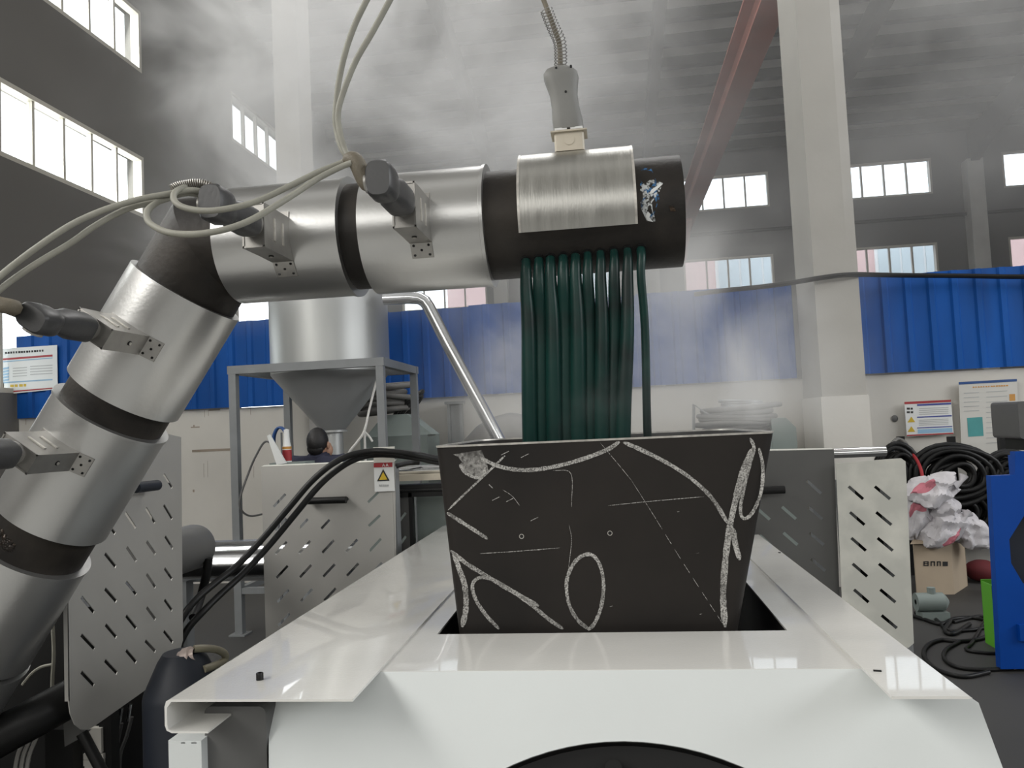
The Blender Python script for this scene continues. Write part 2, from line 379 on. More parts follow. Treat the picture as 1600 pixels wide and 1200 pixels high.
# low plastered partition with blue hoarding sheets, two columns in front of it
YP = 8.35
wp_ = tag(MB().bb((XL, YP + .03, 0), (12.5, YP + .23, 1.99)).build('wall_partition', PLASTER, smooth=0), kind='structure')
for q in ((319, 634, 320, 652), (325, 635, 326, 650), (391, 634, 392, 648), (302, 664, 304, 667), (298, 667, 312, 668), (318, 724, 319, 746), (324, 720, 325, 746), (301, 765, 304, 769), (396, 728, 397, 746), (40, 650, 41, 664), (300, 703, 362, 704), (326, 640, 344, 641)):
    MB().bb(at(q[0], q[1], Y=YP + .027), at(q[2], q[3], Y=YP + .031)).build('wall_mark', TINT0, wp_, 0)
pc = structure('trim_8', (2.2, 7.9, 0))
MB().bb((2.01, 7.6, 0), (2.415, 8.30, ZR(7.9) - .3)).build('column', CONC, pc, 0)
MB().bb((1.995, 7.585, 0), (2.43, 8.31, 1.78)).build('column_base', PLASTER, pc, 0)
pl = structure('trim_9', (-3.1, 7.9, 0))
MB().bb((-3.34, 7.6, 0), (-3.07, 7.95, ZR(7.9) - .3)).build('column', CONC, pl, 0)

hoard = thing('blue_hoarding', 'blue corrugated sheet hoarding standing on the white partition wall, left of the right column', 'hoarding', (-2.4, YP, 2))
hoard2 = thing('blue_hoarding', 'blue corrugated sheet hoarding on the partition wall to the right of the big column', 'hoarding', (4.5, YP, 2))
def sheet(x0, x1, z0, z1, parent, yoff=0):
    prof = []; n = 4; p = (x1 - x0) / n
    for i in range(n):
        b = x0 + i * p
        prof += [(b, 0), (b + p * .62, 0), (b + p * .70, -.022), (b + p * .92, -.022)]
    prof.append((x1, 0))
    f = [Vector((x, YP - .02 + d + yoff, 0)) for x, d in prof]; bk = [v + Vector((0, .004, 0)) for v in f]
    ring = f + bk[::-1]
    MB().loft([[v + Vector((0, 0, z0)) for v in ring], [v + Vector((0, 0, z1)) for v in ring]], True).build('hoarding_sheet', BLUE, parent, 0)
x = XL + .02; i = 0
while x < 1.95:
    x1 = min(x + .92, 1.97); sheet(x, x1, 2.0 + random.uniform(-.008, .008), 2.985 + random.uniform(-.012, .012), hoard, .004 * (i % 2)); x = x1 - .004; i += 1
x = 2.47
while x < 7:
    sheet(x, x + .92, 2.0 + random.uniform(-.008, .008), 3.03 + random.uniform(-.012, .012), hoard2, .004 * (i % 2)); x += .916; i += 1
MB().bb((XL + .02, YP + .0, 2.86), (1.97, YP + .03, 2.9)).build('rail', FRAME, hoard, 0)
MB().bb((2.47, YP + .0, 2.86), (7.0, YP + .03, 2.9)).build('rail', FRAME, hoard2, 0)

# ================================================================== WHITE FEED HOUSING
ZT = 1.23
hz = thing('feed_housing', 'white enamelled machine housing with open top that carries the black hopper', 'machine', (-.1, 2.2, 0))
cp = MB()
plate_mesh(cp, [(-.47, 1.342), (.43, 1.342), (.43, 3.4), (-.47, 3.4)], [[(-.376, 1.576), (.3215, 1.573), (.3215, 2.42), (-.376, 2.42)]], (0, 0, ZT - .004), (1, 0, 0), (0, 1, 0), (0, 0, -.004))
cp.build('top_plate', WHITE_TOP, hz, 30)
sp = MB()
x0, x1 = -.743, -.425
# left cover: top sheet, outer wall and returned bottom lip of one folded channel
zl = at(256, 1148, Y=1.187).z; xl2 = at(322, 1147, Y=1.187).x
out = [(x0 + .012, ZT + .0), (x1, ZT), (x1, ZT - .004), (x0 + .014, ZT - .004)]
chan = [(x1, ZT), (x0 + .010, ZT), (x0 + .003, ZT - .003), (x0, ZT - .012), (x0, zl + .012), (x0 + .003, zl + .004), (x0 + .012, zl), (xl2, zl),
        (xl2, zl + .003), (x0 + .013, zl + .003), (x0 + .006, zl + .006), (x0 + .004, zl + .014), (x0 + .004, ZT - .014), (x0 + .012, ZT - .004), (x1, ZT - .004)]
sp.loft([[Vector((a, 1.193, b)) for a, b in chan], [Vector((a, 3.29, b)) for a, b in chan]], False)
for yy in (1.193, 3.29):
    n = len(chan) // 2
    sp.add([Vector((a, yy, b)) for a, b in chan], [(i, i + 1, len(chan) - 2 - i, len(chan) - 1 - i) for i in range(n)])
sp.build('side_cover', WHITE_TOP, hz, 30)
xr0, xr1 = .386, .497
ex = at(1567, 1200, Y=1.2)
flx = (ex.x - xr1) / (ZT - ex.z)                    # outward lean of the right flank
chr_ = [(xr0, ZT), (xr1 - .006, ZT), (xr1 + .002, ZT - .006), (xr1 + flx * .86, ZT - .86), (xr1 + flx * .86 - .004, ZT - .86), (xr1 - .004, ZT - .008), (xr1 - .01, ZT - .004), (xr0, ZT - .004)]
fy = [1.2, 1.2, 1.2, 1.36, 1.36, 1.2, 1.2, 1.2]
chr_[2:2] = [(xr1 + .0005, ZT - .004)]; chr_[3:4] = [(xr1 + .003, ZT - .02), chr_[-5]]; chr_ = [(xr0, ZT), (xr1 - .004, ZT), (xr1, ZT - .003), (xr1 + .002, ZT - .014), (xr1 + flx * .86, ZT - .86), (xr1 + flx * .86 - .004, ZT - .86), (xr1 - .003, ZT - .014), (xr1 - .006, ZT - .004), (xr0, ZT - .004)]
fy = [1.2, 1.2, 1.2, 1.36, 1.36, 1.36, 1.36, 1.2, 1.2]
MB().loft([[Vector((p[0], q, p[1])) for p, q in zip(chr_, fy)], [Vector((p[0], 2.78, p[1])) for p in chr_]], False).add([Vector((p[0], q, p[1])) for p, q in zip(chr_, fy)], [(0, 1, 7, 8), (1, 2, 7), (2, 3, 6, 7), (3, 4, 5, 6)]).build('side_cover', WHITE_TOP, hz, 30)
# the front sheet leans forward from the bend under the covers
SL = rad(55); PO = Vector((0, 1.342, ZT - .004)); PV = Vector((0, math.cos(SL), math.sin(SL))); PN = Vector((0, math.sin(SL), -math.cos(SL)))
def on_front(px, py):
    d = ray(px, py); t = (PO - CAM).dot(PN) / d.dot(PN); p = CAM + d * t; return Vector((p.x, (p - PO).dot(PV)))
h0, h1, h2 = on_front(975, 1158), on_front(790, 1200), on_front(1165, 1200)
half = (h2.x - h1.x) / 2; drop = h0.y - (h1.y + h2.y) / 2; hr = (half * half + drop * drop) / (2 * drop)
hc = Vector((h0.x, h0.y - hr)); xf0 = on_front(422, 1150).x
br = on_front(1567, 1200)
hole = [(hc.x + hr * math.cos(a), hc.y + hr * math.sin(a)) for a in [2 * math.pi * i / 96 for i in range(96)]]
low = hc.y - hr - .04
outer = [(min(on_front(420, 1215).x, hc.x - hr - .05), low), (max(br.x + .1, hc.x + hr + .05), low), (max(br.x + .1, hc.x + hr + .05), br.y - .12), (br.x, br.y), (on_front(1529, 1098).x, on_front(1529, 1098).y), (xr1 - .008, -.001), (on_front(420, 1090).x, -.001), (on_front(420, 1120).x, on_front(420, 1120).y), (on_front(420, 1215).x, on_front(420, 1215).y), (on_front(420, 1215).x, -.5)]
fp = MB(); plate_mesh(fp, outer, [hole], PO, (1, 0, 0), PV, PN * .005); fp.build('front_panel', WHITE, hz, 30)
hC = PO + Vector((hc.x, 0, 0)) + PV * hc.y
MB().lathe([(.004, hr + .004), (.05, hr + .004), (.055, hr - .03), (.055, .02)], hC, PN, 96).build('fan_recess', BLACK, hz, 30)
MB().lathe([(.03, .03), (.028, hr - .06), (.032, hr - .040), (.05, hr - .036)], hC, PN, 96).build('fan_cover', FANG, hz, 30)
q = on_front(958, 1196); q3 = PO + Vector((q.x, 0, 0)) + PV * q.y + PN * .022
MB().cyl(q3, q3 + PN * .02, .014, n=20).build('cover_bolt', BLACK, hz)
MB().bb((xf0, 1.347, .02), (xf0 + .004, 3.4, ZT - .01)).bb((xf0, 3.39, .02), (xr1, 3.394, ZT - .01)).build('side_panel', WHITE_IN, hz, 0)
# dark chute inside the opening
MB().bb((-.40, 1.56, .75), (-.385, 2.44, ZT - .02)).bb((.333, 1.56, .75), (.348, 2.44, ZT - .02)).bb((-.40, 1.55, .75), (.348, 1.562, ZT - .02)).bb((-.40, 2.44, .75), (.348, 2.452, ZT - .02)).bb((-.40, 1.55, .73), (.348, 2.452, .75)).build('chute', CHUTE, hz, 0)
MB().bb((xf0 + .05, 1.5, 0), (xf0 + .15, 1.6, .7)).bb((xr1 - .15, 1.5, 0), (xr1 - .05, 1.6, .7)).bb((xf0 + .05, 3.2, 0), (xf0 + .15, 3.3, .9)).bb((xr1 - .15, 3.2, 0), (xr1 - .05, 3.3, .9)).bb((xf0 + .02, 1.42, .64), (xr1 - .02, 3.36, .72)).build('base_frame', GREYM, hz, 0)
a = at(319, 1104, Y=1.27); b = at(418, 1215, Y=1.27)
g = MB(); pts = rrect(a.x, b.x, b.z - .3, a.z, .012, 4)
g.loft([[Vector((p[0], 1.27, p[1])) for p in pts], [Vector((p[0], 1.9, p[1])) for p in pts]], True); g.build('motor_cover', GREYM, hz, 40)
a = at(263, 1157, Y=1.25); b = at(316, 1230, Y=1.25)
wbk = MB(); s1 = at(286, 1161, Y=1.25); s2 = at(303, 1161, Y=1.25)
plate_mesh(wbk, [(a.x, b.z - .4), (b.x, b.z - .4), (b.x, a.z), (a.x, a.z)], [rrect(s1.x - .004, s1.x + .004, s1.z - .0012, s1.z + .0012, .001, 2), rrect(s2.x - .005, s2.x + .005, s2.z - .0012, s2.z + .0012, .001, 2)], (0, 1.25, 0), (1, 0, 0), (0, 0, 1), (0, .04, 0))
wbk.build('corner_bracket', WHITE, hz, 0)
bp = at(406, 1062, Z=ZT); bm_ = MB()
bm_.lathe([(0, .0062), (.011, .0062), (.012, .0055), (.012, .0038), (.007, .0036), (.007, .0005)], bp, (0, 0, 1), 20)
bm_.build('socket_bolt', BLACK, hz)
bp = at(1371, 1049, Z=ZT)
MB().box(bp + Vector((0, 0, .001)), (.012, .004, .002), Matrix.Rotation(-.2, 3, 'Z')).build('seam_gap', BLACK, hz, 0)
bp = at(1218, 864, Z=ZT); MB().cyl(bp, bp + Vector((0, 0, .002)), .004, n=10).build('rivet', BLACK, hz)

# ================================================================== BLACK HOPPER
hp = thing('feed_hopper', 'black hot-rolled steel hopper scrawled with chalk, standing in the white housing', 'hopper', (0, 1.85, 1.05))
def hring(z, inset=0.0):
    t = (z - 1.05) / (1.612 - 1.05)
    x0 = -.325 + t * (-.371 + .325) + inset; x1 = .195 + t * (.329 - .195) - inset
    y0 = 1.6 + inset; y1 = 2.0 + t * (2.19 - 2.0) - inset
    fr, bk = .024, .085; out = []
    for cx, cy, a0, r in ((x1 - bk, y1 - bk, 0, bk), (x0 + bk, y1 - bk, 90, bk), (x0 + fr, y0 + fr, 180, fr), (x1 - fr, y0 + fr, 270, fr)):
        for i in range(8):
            q = rad(a0 + 90 * i / 7); out.append(Vector((cx + r * math.cos(q), cy + r * math.sin(q), z)))
    return out
zt = 1.612
h = MB(); O = [hring(z) for z in (1.05, 1.2, 1.4, zt)]; I = [hring(z, .005) for z in (zt, 1.4, 1.2, 1.05)]
h.loft(O + I, False)
rimf = len(O[0])
for k, f in enumerate(h.f):
    if f[0] // rimf == 3: h.m[k] = 1
h.loft([hring(zt - .003, -.0012), hring(zt + .001, -.0012), hring(zt + .001, .006), hring(zt - .003, .006), hring(zt - .003, -.0012)], False, mi=1)
h.build('hopper_body', [HOPPER, CUT], hp, 50)
def stroke(pp, w, k=6, name='chalk_line', taper=False, m=CHALK, raw=False):
    P = [at(a, b, Y=1.6 - .0012) for a, b in pp]
    if len(P) > 2 and not raw: P = smoothpath(P, k)
    mb = MB(); L_, R_ = [], []
    for i, p in enumerate(P):
        t = (P[min(i + 1, len(P) - 1)] - P[max(0, i - 1)]).normalized(); n = Vector((-t.z, 0, t.x))
        q = w * .5 * min(1, .35 + .5 * i, .35 + .5 * (len(P) - 1 - i)) * (1 if not taper else (.35 + .65 * math.sin(math.pi * (i + .5) / len(P))))
        q *= random.uniform(.8, 1.05) * .92
        L_.append(p + n * q); R_.append(p - n * q)
    mb.loft([[l, r, r + Vector((0, .0008, 0)), l + Vector((0, .0008, 0))] for l, r in zip(L_, R_)], True)
    return mb.build(name, m, hp, 0)
stroke([(752, 716), (775, 727), (800, 733), (835, 734), (880, 726), (920, 714), (950, 702), (968, 690)], .0095)
stroke([(789, 712), (760, 740), (730, 768), (700, 797)], .0052)
stroke([(698, 801), (720, 815), (742, 829), (762, 842)], .009)
stroke([(974, 691), (1000, 702), (1040, 722), (1075, 744), (1105, 770), (1122, 792), (1137, 818)], .0095)
for t0 in range(14):
    pa = [(938, 692), (985, 748), (1020, 803), (1060, 868), (1100, 930), (1133, 980)]
    def lerp(t):
        u = t * 5; i = min(4, int(u)); u -= i; return tuple(pa[i][j] + (pa[i + 1][j] - pa[i][j]) * u for j in (0, 1))
    stroke([lerp(t0 / 14), lerp(t0 / 14 + (.066 if t0 < 6 else .045))], .0032)
stroke([(1177, 700), (1163, 730), (1151, 775), (1141, 820), (1134, 870), (1130, 930), (1133, 980)], .014)
stroke([(1186, 700), (1192, 730), (1189, 770), (1175, 802), (1162, 810), (1157, 795), (1163, 760), (1172, 725), (1178, 700), (1172, 684)], .0075)
stroke([(1146, 825), (1149, 850), (1156, 875)], .012)
stroke([(921, 984), (902, 968), (888, 940), (886, 905), (900, 876), (921, 866), (936, 880), (943, 910), (940, 945), (930, 972), (919, 985)], .0085)
stroke([(780, 983), (760, 962), (744, 938), (738, 915), (748, 903), (768, 905), (795, 920), (830, 945), (858, 968), (880, 983)], .0088)
stroke([(704, 860), (728, 880), (752, 895), (785, 915), (815, 932), (842, 947)], .010)
stroke([(708, 862), (716, 885), (726, 915), (728, 950), (722, 980)], .013)
for q in ((775, 778, 768), (797, 780, 786), (820, 711, 714), (789, 707, 708), (835, 810, 812)):
    stroke([(q[0] - 6, q[1] + 4), (q[0] + 6, q[1] - 2)], .0045)
stroke([(764, 757), (770, 763)], .006); stroke([(864, 735), (892, 740), (893, 792)], .0012); stroke([(950, 790), (1020, 783), (1100, 776)], .0014)
stroke([(750, 865), (800, 862), (875, 856)], .0014); stroke([(888, 890), (893, 845), (889, 820)], .0012); stroke([(785, 765), (800, 775), (812, 790)], .0012)
for q in ((1060, 800), (1095, 960), (955, 948), (842, 860), (1090, 865)): stroke([(q[0] - 2, q[1]), (q[0] + 2, q[1] - 1)], .003)
# rubbed chalk patch under the rim
pp = [(708, 710), (752, 703), (760, 722), (763, 735), (755, 746), (742, 747), (725, 738), (718, 726), (722, 722), (716, 714)]
MB().prism([at(a, b, Y=1.6 - .001) for a, b in pp], (0, .0006, 0)).build('chalk_smudge', SMUDGE, hp, 0)
stroke([(718, 726), (726, 738), (742, 746), (754, 744), (758, 730)], .007)
for q in ((815, 838), (953, 833)):
    c = at(q[0], q[1], Y=1.6)
    MB().lathe([(-.001, .0052), (-.001, .0038), (.003, .0036), (.003, .0002)], c, (0, 1, 0), 16).build('drilled_hole', [CUT], hp)
    MB().cyl(c + Vector((0, -.0005, 0)), c + Vector((0, .002, 0)), .0037, n=14).build('drilled_hole', CHUTE, hp)

# ================================================================== DIE PIPE ARM
YA, ZA, RP, RB = 1.88, 2.1475, .133, .1485
AX = Vector((1, 0, 0)); LG = Vector((-.568, 0, -.823)).normalized()
ELB = Vector((-1.010, YA, ZA))
arm = thing('die_pipe', 'dark steel pipe arm wrapped in silver heater bands, bent down to the left', 'pipe', (-2.05, YA, .64))
legend = ELB + LG * 1.83; rend = Vector((.1955, YA, ZA))
def ring(c, nrm, d, r, n=56):
    """circle of a tube of direction d cut by the plane (c, nrm)"""
    u = Vector((0, 1, 0)); v = d.cross(u).normalized(); out = []
    for i in range(n):
        t = 2 * math.pi * i / n; p = u * math.cos(t) * r + v * math.sin(t) * r
        out.append(c + p - d * (p.dot(nrm) / d.dot(nrm)))
    return out
mit = (AX - LG).normalized()
pb = MB(); d2 = -LG
pb.loft([ring(legend, d2, d2, RP), ring(ELB, mit, d2, RP)], False); pb.loft([ring(ELB, mit, AX, RP), ring(rend, AX, AX, RP)], False)
pb.add(ring(rend, AX, AX, RP), [tuple(range(56))]); pb.add(ring(legend, d2, d2, RP), [tuple(range(56))])
pb.build('pipe', PIPE, arm, 45)
def axis_at(px, py):
    p = at(px, py, Y=YA); return p
def on_leg(px, py):                      # distance along the leg of an axis pixel
    return (axis_at(px, py) - ELB).dot(LG)
def band(d, o, s0, s1, r=RB, lip0=True, lip1=True):
    mb = MB()
    prof = [(s0, RP - .002), (s0, r)] + ([(s0, r + .003), (s0 + .008, r + .003), (s0 + .009, r)] if lip0 else [])
    prof += ([(s1 - .009, r), (s1 - .008, r + .003), (s1, r + .003)] if lip1 else []) + [(s1, r), (s1, RP - .002)]
    mb.lathe(prof, o, d, 72); return mb.build('heater_band', STEEL, arm, 30)
x_ = lambda px, py: axis_at(px, py).x
H1 = band(AX, Vector((0, YA, ZA)), x_(374, 385), x_(556, 372), lip0=False)
H2 = band(AX, Vector((0, YA, ZA)), x_(586, 369), x_(768, 354), lip0=False)
L3 = band(LG, ELB, on_leg(292, 454), on_leg(192, 611), lip0=False, lip1=False)
L4 = band(LG, ELB, on_leg(173, 643), on_leg(83, 804), lip1=False)
L5 = band(LG, ELB, on_leg(50, 852), on_leg(-45, 1003), lip0=True, lip1=False)
L6 = band(LG, ELB, on_leg(-48, 1010) + .004, on_leg(-130, 1150))
MB().lathe([(1.80, RP - .001), (1.80, .2), (1.83, .2), (1.83, RP - .001)], ELB, LG, 40).build('end_flange', PIPE, arm)
# weld scab on the bare pipe between the lower bands
wl_ = MB(); s_ = on_leg(66, 828)
for i in range(90):
    th = rad(random.uniform(-66, 14)); s = s_ + random.gauss(0, .011) + .012 * math.sin(th * 3)
    u = Vector((0, -1, 0)); v = Vector((LG.z, 0, -LG.x)); v = -v if v.x < 0 else v
    n_ = u * math.cos(th) + v * math.sin(th); r_ = random.uniform(.005, .012)
    wl_.sphere(ELB + LG * s + n_ * (RP - r_ * .55), r_, 8, 5)
wl_.build('weld_bead', RUSTY, arm)
ht = MB(); v_ = Vector((LG.z, 0, -LG.x)); v_ = -v_ if v_.x < 0 else v_
ht.loft([[ELB + LG * q + (Vector((0, -1, 0)) * math.cos(th) + v_ * math.sin(th)) * (RP + .0008) for th in [rad(-85 + 6 * i) for i in range(12)]] for q in (on_leg(83, 804) + .002, s_, on_leg(50, 852) - .002)], False, False)
ht.build('heat_tint', TINT, arm, 60)
def cyl_hit(px, py, r):
    d = ray(px, py); oy, oz = CAM.y - YA, CAM.z - ZA
    A = d.y ** 2 + d.z ** 2; B = 2 * (oy * d.y + oz * d.z); C_ = oy * oy + oz * oz - r * r
    disc = B * B - 4 * A * C_
    t = (-B - math.sqrt(max(0, disc))) / (2 * A); return CAM + d * t
# nozzle heater half shell over the top of the pipe
RS = .164
q = cyl_hit(900, 357, RS); a_low = math.atan2(q.z - ZA, -(q.y - YA))       # 0 = towards the camera, +90 = up
xs0, xs1 = x_(821, 350), x_(990, 335)
sh = MB(); angs = [a_low + (rad(215) - a_low) * i / 40 for i in range(41)]
pt = lambda x, r, a: Vector((x, YA - r * math.cos(a), ZA + r * math.sin(a)))
sh.loft([[pt(xs0, RP + .001, a), pt(xs0, RS, a), pt(xs1, RS, a), pt(xs1, RP + .001, a)] for a in angs], True)
shell = sh.build('nozzle_heater', SHELL, arm, 30)
sh2 = MB(); sh2.loft([[pt(xs0 - .0015, RS - .01, a), pt(xs0 - .0015, RS + .001, a), pt(xs0 + .004, RS + .001, a), pt(xs0 + .004, RS - .01, a)] for a in angs], True)
sh2.build('edge_strip', CUT, shell, 30); sh2 = MB()
sh2.loft([[pt(xs1 - .004, RS - .01, a), pt(xs1 - .004, RS + .001, a), pt(xs1 + .0015, RS + .001, a), pt(xs1 + .0015, RS - .01, a)] for a in angs], True)
sh2.build('edge_strip', CUT, shell, 30)
# paint splashes near the pipe end
def splash(pp, m, name='paint_mark', r=RP + .0012):
    P = [cyl_hit(a, b, r) for a, b in pp]; c = sum(P, Vector()) / len(P)
    c = Vector((c.x, YA, ZA)) + (Vector((0, c.y - YA, c.z - ZA))).normalized() * r
    MB().add(P + [c], [(i, (i + 1) % len(P), len(P)) for i in range(len(P))]).build(name, m, arm, 0, False)
splash([(1003, 262), (1018, 264), (1026, 285), (1030, 310), (1022, 335), (1012, 345), (1001, 320), (1000, 285)], PAINTB)
splash([(1000, 290), (1018, 280), (1036, 286), (1030, 300), (1016, 320), (1024, 346), (1012, 348), (1001, 325)], PAINTW, r=RP + .0018)
splash([(1012, 330), (1017, 335), (1014, 341), (1021, 347), (1012, 345), (1009, 338)], PAPER, r=RP + .002)
splash([(1018, 296), (1032, 287), (1034, 289), (1020, 302), (1014, 303)], PAPER, r=RP + .002)
splash([(1045, 322), (1052, 320), (1056, 330), (1048, 330)], RUSTY)
# die holes under the pipe, each with its nozzle lip
xs = [822, 842, 860, 880, 899, 918, 938, 959, 980, 1001]
ys = [406, 404, 402, 400, 398, 396, 394, 392, 390, 388]
for a, b in zip(xs, ys):
    p = cyl_hit(a, b, RP); n = Vector((0, p.y - YA, p.z - ZA)).normalized()
    MB().cyl(p - n * .002, p + n * .003, .0135, n=16).build('die_hole', BLACK, arm)

# terminal boxes on the bands
def terminal(parent, c, a, t, name='terminal_box'):
    """c = centre of the front face, a = band axis, t = circumference direction (tab hangs at -t)"""
    n = Vector((0, -1, 0)); mb = MB(); w, hgt = .026, .05
    rings = []
    o2 = (c - ELB).dot(t); surf = max(YA - math.sqrt(max(1e-5, RB ** 2 - (o2 + q) ** 2)) for q in (-.05, .05)); dep = surf - c.y + .004
    for k, (dd, s) in enumerate(((0, 1), (dep * .55, 1.0), (dep, 1.02))):
        rings.append([c + n * -dd + a * (i * w * s) + t * (j * hgt * s) for i, j in ((-1, -1), (1, -1), (1, 1), (-1, 1))])
    mb.loft(rings, True)
    # folded front edges
    mb.box(c + n * .001 + t * hgt * .97, (1, 1, 1)) if False else None
    # tab lying on the band below the box, with rivets
    def sp_(u, v, r): return Vector((c.x, YA, c.z)) + a * u + t * v + n * math.sqrt(max(1e-5, r * r - ((Vector((c.x, 0, c.z)) + t * v - Vector((CX.x, 0, CX.z))).dot(t)) ** 2))
    CX = c - t * ((c - Vector((ELB.x, c.y, ELB.z))).dot(t))
    off = (c - ELB).dot(t)
    def sp(u, v, r): return c + a * u + t * v - n * c.dot(n) * 0 + Vector((0, (YA - math.sqrt(max(1e-5, r * r - (off + v) ** 2))) - c.y, 0))
    g0 = [-.048, -.056, -.064, -.072, -.082]
    mb.loft([[sp(-w, v, RB + .0005), sp(w, v, RB + .0005), sp(w, v, RB + .003), sp(-w, v, RB + .003)] for v in g0], True)
    g1 = [.048, .058, .066]
    mb.loft([[sp(-w, v, RB + .0005), sp(w, v, RB + .0005), sp(w, v, RB + .003), sp(-w, v, RB + .003)] for v in g1], True)
    for u, v in ((-.018, -.056), (.018, -.056), (0, -.066), (-.018, -.076), (.018, -.076)):
        p = sp(u, v, RB + .003); mb.cyl(p + Vector((0, .001, 0)), p - Vector((0, .0015, 0)), .0032, n=8, mi=1)
    # louvre slots pressed into the +a side, screw hole in the -t side
    for k in (.32, .60):
        p = c + a * w * 1.001 - n * dep * k; mb.box(p, (1, 1, 1)) if False else None
        R = Matrix((a, -n, t)).transposed(); mb.box(p, (.004, .0075, .052), R, mi=2)
    R = Matrix((a, -n, t)).transposed()
    p = c - t * hgt - n * dep * .55; mb.cyl(p - t * .002, p + t * .002, .006, n=10, mi=1); mb.cyl(p - t * .004, p, .004, n=8, mi=2)
    mb.box(c + n * .0005 + t * (hgt - .002), (w * 2 + .002, .003, .004), R); mb.box(c + n * .0005 - t * (hgt - .002), (w * 2 + .002, .003, .004), R)
    mb.box(c + n * .0005 + a * (w - .002), (.004, .003, hgt * 2), R); mb.box(c + n * .0005 - a * (w - .002), (.004, .003, hgt * 2), R)
    # collar
    mb.lathe([(0, .024), (.012, .024), (.014, .021), (.03, .021)], c, n, 24, mi=0)
    mb.build(name, [BOX, BLACK, CUT], parent, 35)
def plug(label, c, a, t, L=.19, cable_side=True, m=PLUG):
    """right-angled rubber plug pushed on the collar: grip, waist, hood"""
    n = Vector((0, -1, 0)); th = thing('heater_plug', label, 'plug', c, 'heater band plugs'); rings = []
    for d, w, hh in ((.016, .024, .026), (.022, .030, .031), (.03, .0305, .0315), (.085, .030, .031), (.105, .025, .026), (.118, .023, .024), (.132, .027, .034), (.145, .028, .037), (L - .006, .027, .037), (L, .023, .033)):
        rg = []
        for k in range(20):
            q = 2 * math.pi * k / 20; cs, sn = math.cos(q), math.sin(q)
            e = 2 / 3.2
            rg.append(c + n * d + a * (w * math.copysign(abs(cs) ** e, cs)) + t * (hh * math.copysign(abs(sn) ** e, sn)))
        rings.append(rg)
    MB().loft(rings, True).build('plug_body', m, th, 35)
    MB().lathe([(.010, .0285), (.018, .0285), (.018, .024)], c, n, 24).build('plug_ring', BOX, th, 30)
    k = c + n * (L - .028)
    MB().lathe([(.018, .020), (.032, .020), (.032, .0135)], k, -a, 20).build('cord_gland', BOX, th, 30)
    return th, k - a * .03
aL = -LG; tL = Vector((-aL.z, 0, aL.x))
cA = at(631, 320, Y=1.600); cB = at(396, 352, Y=1.600); cC = at(142, 513, Y=1.605); cD = at(25, 708, Y=1.605)
terminal(H2, cA, AX, Vector((0, 0, 1))); terminal(H1, cB, AX, Vector((0, 0, 1)))
terminal(L3, cC, aL, tL); terminal(L4, cD, aL, tL)
pA, kA = plug('dark rubber plug with brown cord sleeve on the band nearest the nozzle', cA, AX, Vector((0, 0, 1)))
pB, kB = plug('dark rubber plug at the elbow, half hidden by looping grey cords', cB, AX, Vector((0, 0, 1)))
pC, kC = plug('dark rubber plug pointing left from the heater band just below the elbow', cC, aL, tL, .185)
pD, kD = plug('dark rubber plug on the lower band of the slanted leg, at the photo edge', cD, aL, tL, .185)

# cords
def cord(parent, pp, r, m=CORD, name='cord', n=8): return MB().tube(pxpath(pp), r, n).build(name, m, parent, 60)
sl = MB().tube(smoothpath([kA + AX * .03, kA, at(556, 252, Y=1.43), at(543, 250, Y=1.44)], 5), [.0125, .0125, .0165, .0165, .0165, .0165, .0165, .0165, .0165, .0165, .016, .016, .0155, .015, .014, .013], 12).build('cord_sleeve', SLEEVE, pA, 50)
cord(pA, [(546, 248, 1.44), (534, 232, 1.45), (526, 205, 1.46), (524, 180, 1.46), (529, 130, 1.46), (540, 80, 1.46), (556, 35, 1.46), (578, -10, 1.46), (600, -60, 1.46), (650, -220, 1.5), (680, -600, 1.6)], .0062)
cord(pA, [(548, 250, 1.43), (538, 232, 1.44), (531, 205, 1.44), (528, 178, 1.44), (536, 145, 1.44), (556, 95, 1.44), (582, 50, 1.44), (612, -5, 1.44), (640, -60, 1.44), (680, -220, 1.5), (700, -600, 1.6)], .0062)
cord(pA, [(548, 248, 1.44), (530, 256, 1.44), (495, 270, 1.42), (450, 292, 1.39), (400, 315, 1.36), (350, 327, 1.34), (312, 329, 1.34), (282, 322, 1.35), (271, 309, 1.37), (278, 297, 1.40), (300, 290, 1.43), (325, 294, 1.45), (338, 304, 1.46)], .0062)
cord(pA, [(550, 254, 1.42), (530, 262, 1.42), (495, 280, 1.40), (460, 303, 1.36), (420, 328, 1.32), (385, 347, 1.30), (345, 360, 1.29), (300, 366, 1.29), (262, 363, 1.30), (237, 351, 1.32), (229, 338, 1.34), (233, 326, 1.37), (250, 314, 1.40), (275, 306, 1.42)], .0062)
cord(pB, [(-330, 880, 1.4), (-250, 660, 1.36), (-120, 520, 1.32), (-20, 447, 1.3), (20, 415, 1.31), (60, 385, 1.32), (110, 352, 1.34), (160, 329, 1.36), (215, 312, 1.38), (262, 303, 1.40), (300, 297, 1.42), (330, 303, 1.44)], .0062)
cord(pB, [(-320, 920, 1.42), (-240, 690, 1.37), (-120, 545, 1.33), (-20, 468, 1.31), (20, 437, 1.32), (60, 410, 1.33), (110, 380, 1.35), (150, 352, 1.37), (200, 326, 1.39), (250, 314, 1.41), (290, 302, 1.43), (325, 308, 1.45)], .0062)
